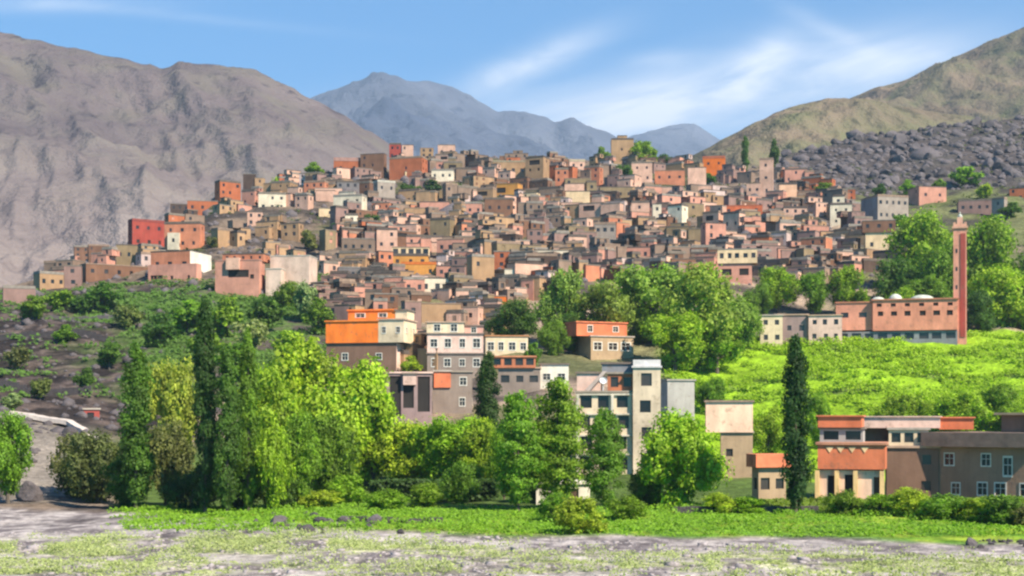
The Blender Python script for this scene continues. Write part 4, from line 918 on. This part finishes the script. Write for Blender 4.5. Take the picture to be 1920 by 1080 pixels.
P = ground_pts(38000, -60, 1990, 86, 122, 49, lambda px, Y, x: sstep(.38, .54, fbm(x / 2.2 + 40, Y / 4.5, 4) * .55 + .45 * fbm(x / 9, Y / 9, 5)) * sstep(-5, 12, HZ + CH * F / Y - np.interp(px, [0, 480, 780, 1100, 1920], [1008, 1004, 1016, 1030, 1042]) + 18 * (fbm(x / 11, Y / 60, 4) - .5))); P = P[fbm(P[:, 0] / 20 + 3, P[:, 1] / 1.9, 3) > .43]; gh = fbm(P[:, 0] / 2.5, P[:, 1] / 2.5, 4); P = P[(gh > .40) | (np.arange(len(P)) % 4 == 0)]; gh = fbm(P[:, 0] / 2.5, P[:, 1] / 2.5, 4)
scatter_leaves('meadow_grass', P, .08, .10 + .7 * sstep(.42, .68, gh), 5, .22, (.29, .33, .14), 50, 'pale yellow-green tufts on the gravelly foreground')

def rock_proto(seed, sub=2):
    import bmesh
    rs = np.random.RandomState(seed); bm = bmesh.new(); bmesh.ops.create_icosphere(bm, subdivisions=sub, radius=1)
    pl = [(Vector(rs.normal(size=3)).normalized(), rs.uniform(.5, .85)) for _ in range(9)]
    for v in bm.verts:
        for nrm, d in pl:
            q = v.co.dot(nrm)
            if q > d: v.co -= nrm * (q - d)
        v.co *= 1 + rs.uniform(-.04, .04)
    me = bpy.data.meshes.new('boulder'); bm.to_mesh(me); bm.free(); me.materials.append(ROCK); return me
RK = [rock_proto(s) for s in range(60, 67)]
br = random.Random(9); nb = 0
def boulder(px, Y, s, label, group):
    x = (px - CX) / F * Y; o = link('boulder', RK[br.randrange(7)]); o.location = (x, Y, gz(x, Y) + s * .15)
    o.rotation_euler = (br.uniform(-1.4, 1.4), br.uniform(-1.4, 1.4), br.uniform(0, 6.28)); o.scale = (s * br.uniform(.8, 1.3), s * br.uniform(.8, 1.2), s * br.uniform(.65, 1.05)); tag(o, label, 'boulder', group)
while nb < 290:
    px = br.uniform(1440, 1990); Y = br.uniform(535, 855)
    lim = np.interp(px, [1440, 1500, 1560, 1990], [740, 790, 800, 850])
    if Y > lim or Y < np.interp(px, [1440, 1500, 1600, 1700, 1990], [700, 670, 640, 610, 560]) or (1680 < px < 1800 and Y < 640): continue
    boulder(px, Y, br.choice([1.3, 1.5, 1.8, 2.1, 2.5, 3.0, 3.8]), 'dark grey boulder in the boulder field on the right hillside', 'boulders on the right hillside'); nb += 1
def rock_stuff(name, P, size, seed, label, mat=None):
    rs = np.random.RandomState(seed); base = rock_proto(seed, 1); nv = len(base.vertices); v = np.zeros(nv * 3, np.float32); base.vertices.foreach_get('co', v); v = v.reshape(-1, 3)
    f = np.array([p.vertices[:] for p in base.polygons]); n = len(P); s = size * rs.lognormal(0, .6, size=(n, 1, 1)); a = rs.uniform(0, 6.28, n)
    ca, sa = np.cos(a)[:, None], np.sin(a)[:, None]; X = v[None, :, 0] * ca - v[None, :, 1] * sa; Yv = v[None, :, 0] * sa + v[None, :, 1] * ca
    V = (np.stack([X, Yv, np.broadcast_to(v[None, :, 2] * .7, X.shape)], -1) * s + P[:, None, :]).reshape(-1, 3)
    me = np_mesh(name, V, (f[None] + (np.arange(n) * nv)[:, None, None]).reshape(-1, 3)); me.materials.append(mat or ROCK); tag(link(name, me), label, name.replace('_', ' '), kind='stuff')
P = ground_pts(1500, 1440, 2000, 600, 850, 71, lambda px, Y, x: (Y < np.interp(px, [1440, 1500, 1560, 2000], [740, 790, 800, 850])) * 1.0); rock_stuff('scree', P, 1.3, 72, 'small dark stones filling the boulder field')
P = ground_pts(7000, -60, 1990, 86, 122, 73, lambda px, Y, x: sstep(.55, .42, fbm(x / 2.2 + 40, Y / 4.5, 4) * .55 + .45 * fbm(x / 9, Y / 9, 5)) * .9 * sstep(-2, 8, HZ + CH * F / Y - np.interp(px, [0, 260, 480, 700, 1100, 1900], [952, 962, 990, 1002, 1008, 1026]))); rock_stuff('river_gravel', P, .11, 74, 'pale river stones scattered on the foreground flat', STONE)
P = ground_pts(1300, -60, 420, 165, 420, 75, lambda px, Y, x: sstep(.58, .4, fbm(x / 9, Y / 9, 4)) * np.clip(sstep(228, 238, Y) + sstep(230, 150, px), 0, 1)); rock_stuff('bank_rubble', P, .55, 76, 'rubble and stones on the bare left bank')
P = ground_pts(2600, 130, 1640, 400, 720, 77); rock_stuff('village_rubble', P, 1.0, 78, 'rocks lying between the village houses')
for px, py, s, lab in ((520, 988, 1.0, 'dark boulder at the left of the foreground rock pile'), (575, 996, .8, 'low boulder in the middle of foreground rock pile'), (600, 985, .9, 'pale small boulder of the foreground rock pile'), (645, 984, .8, 'mauve boulder at the right of foreground rock pile'), (700, 982, .9, 'last small boulder right of the foreground rock pile'),
    (12, 925, 2.6, 'pale outcrop at the left edge below the bright tree'), (60, 940, 2.0, 'smaller pale boulder beside the left edge outcrop'), (1820, 1020, .6, 'dark stone at the right end of the gravel'), (128, 818, 1.8, 'dark boulder under the bend of the pale path')):
    boulder(px, CH * F / (py - HZ) if py > 950 else Yof(px, py), s, lab, None)

for _k in range(26):
    py = br.uniform(968, 1000); px = br.gauss(590, 60) + (py - 985) * 1.5
    boulder(px, CH * F / (py - HZ), br.uniform(.2, .6), 'small rough stone in the rock pile at the edge of the lawn', 'stones of the foreground rock pile')
for _k in range(22):
    py = br.uniform(1008, 1026); px = br.uniform(1790, 1925)
    boulder(px, CH * F / (py - HZ), br.uniform(.12, .38), 'small stone of the rock heap at right end of the gravel', 'stones of the right-hand rock heap')
# path, garden walls
PATH = simple('path_dust', (0.46, 0.39, 0.35))
def ribbon(name, pts, width, mat, lift=.06):
    C = []
    for px, py in pts: Y = Yof(px, py); C.append(((px - CX) / F * Y, Y))
    Q = []
    for i in range(len(C) - 1):
        for t in np.linspace(0, 1, 8, endpoint=False): Q.append((C[i][0] * (1 - t) + C[i + 1][0] * t, C[i][1] * (1 - t) + C[i + 1][1] * t))
    Q.append(C[-1]); mb = MB()
    for i, (x, y) in enumerate(Q):
        z = max(gz(x, y), gz(x, y + width), gz(x, y - width)) + lift
        mb.v += [(x, y - width / 2, z), (x, y + width / 2, z + .1), (x, y - width / 2, z - .7)]
        if i: a = 3 * (i - 1); b = 3 * i; mb.f += [(a, b, b + 1, a + 1), (a + 2, b + 2, b, a)]
    return mb.build(name, mat)
tag(ribbon('path', [(-60, 770), (20, 778), (80, 788), (130, 799), (165, 811), (192, 826)], 3.4, PATH), kind='structure')
def stone_wall(label, pts, h, th=.5, Y=None):
    mb = MB(); C = [((px - CX) / F * (Y or CH * F / (py - HZ)), (Y or CH * F / (py - HZ))) for px, py in pts]
    for (xa, ya), (xb, yb) in zip(C[:-1], C[1:]):
        nseg = max(2, int(abs(xb - xa) / 1.2))
        for i in range(nseg):
            t0, t1 = i / nseg, (i + 1) / nseg; x0 = xa + (xb - xa) * t0; x1 = xa + (xb - xa) * t1; y0 = ya + (yb - ya) * (t0 + t1) / 2
            mb.box(x0, x1 - .01, y0, y0 + th, -1.0 + gz(x0, y0), gz(x0, y0) + h * br.uniform(.85, 1.1))
    o = mb.build('stone_wall', ROCK); tag(o, label, 'wall')
stone_wall('low dark garden wall right of the lime tree', [(1265, 962), (1400, 962), (1535, 962)], .75)
for lab, p0, p1, py, hh in (('upper terrace wall on the bare bank below the spur', 40, 270, 600, 1.6), ('middle terrace wall on the bare left bank', -20, 200, 640, 1.5), ('lower terrace wall above the pale path', -20, 170, 735, 1.6)):
    yy = Yof((p0 + p1) / 2, py); stone_wall(lab, [(p0, py), ((p0 + p1) / 2, py), (p1, py)], hh, .7, yy)
for a in ((30, 640, 690, 50, 'olive', 'olive bush beside the middle terrace wall'), (120, 610, 650, 56, 'mid', 'green bush under the upper terrace wall'), (205, 640, 690, 56, 'deep', 'dark bush at the right end of the middle terrace wall'), (75, 700, 745, 44, 'olive', 'small olive bush above the lower terrace wall'), (160, 690, 740, 44, 'deep', 'small dark bush above the red hut'), (20, 735, 775, 50, 'pale', 'pale bush at the left end of the path')):
    tree('S', *a, name='shrub', cat='shrub')
stone_wall('dark low stone bank above the gravel at middle', [(640, 978), (760, 979), (830, 980)], .5)
P = ground_pts(3800, 1300, 2010, 147, 161, 90, lambda px, Y, x: sstep(.35, .55, fbm(x / 4, Y / 6, 4)) * sstep(1300, 1420, px)); scatter_leaves('garden_plants', P, .2, .25 + .9 * fbm(P[:, 0] / 3, P[:, 1] / 3, 3), 8, .45, (.13, .19, .02), 91, 'unkempt green plants in front of the right-hand houses')
HEDGE_P = ground_pts(500, 700, 930, 168, 172, 80)
scatter_leaves('hedge', HEDGE_P, .25, 2.6 + 0 * HEDGE_P[:, 0], 16, .5, (.04, .08, .015), 81, 'dark clipped hedge in the shade behind low shrubs')
bpy.data.objects['hedge'].pop('kind', None); bpy.data.objects['hedge']['category'] = 'hedge'

# ------------------------------------------------------------------ haze
def haze(density):
    mb = MB(); mb.box(-14000, 14000, -60, 21000, -60, 2700); o = bpy.data.objects.new('haze', mb.mesh('haze')); COL.objects.link(o); tag(o, kind='stuff', label='pale blue air between the camera and the far mountains', cat='haze')
    m = bpy.data.materials.new('haze_air'); m.use_nodes = True; t = m.node_tree; t.nodes.clear()
    ou = t.nodes.new('ShaderNodeOutputMaterial'); v = t.nodes.new('ShaderNodeVolumePrincipled')
    v.inputs['Color'].default_value = (.60, .75, 1.0, 1); v.inputs['Density'].default_value = density; v.inputs['Anisotropy'].default_value = 0.1
    t.links.new(v.outputs[0], ou.inputs['Volume']); o.data.materials.append(m)
haze(0.00008)
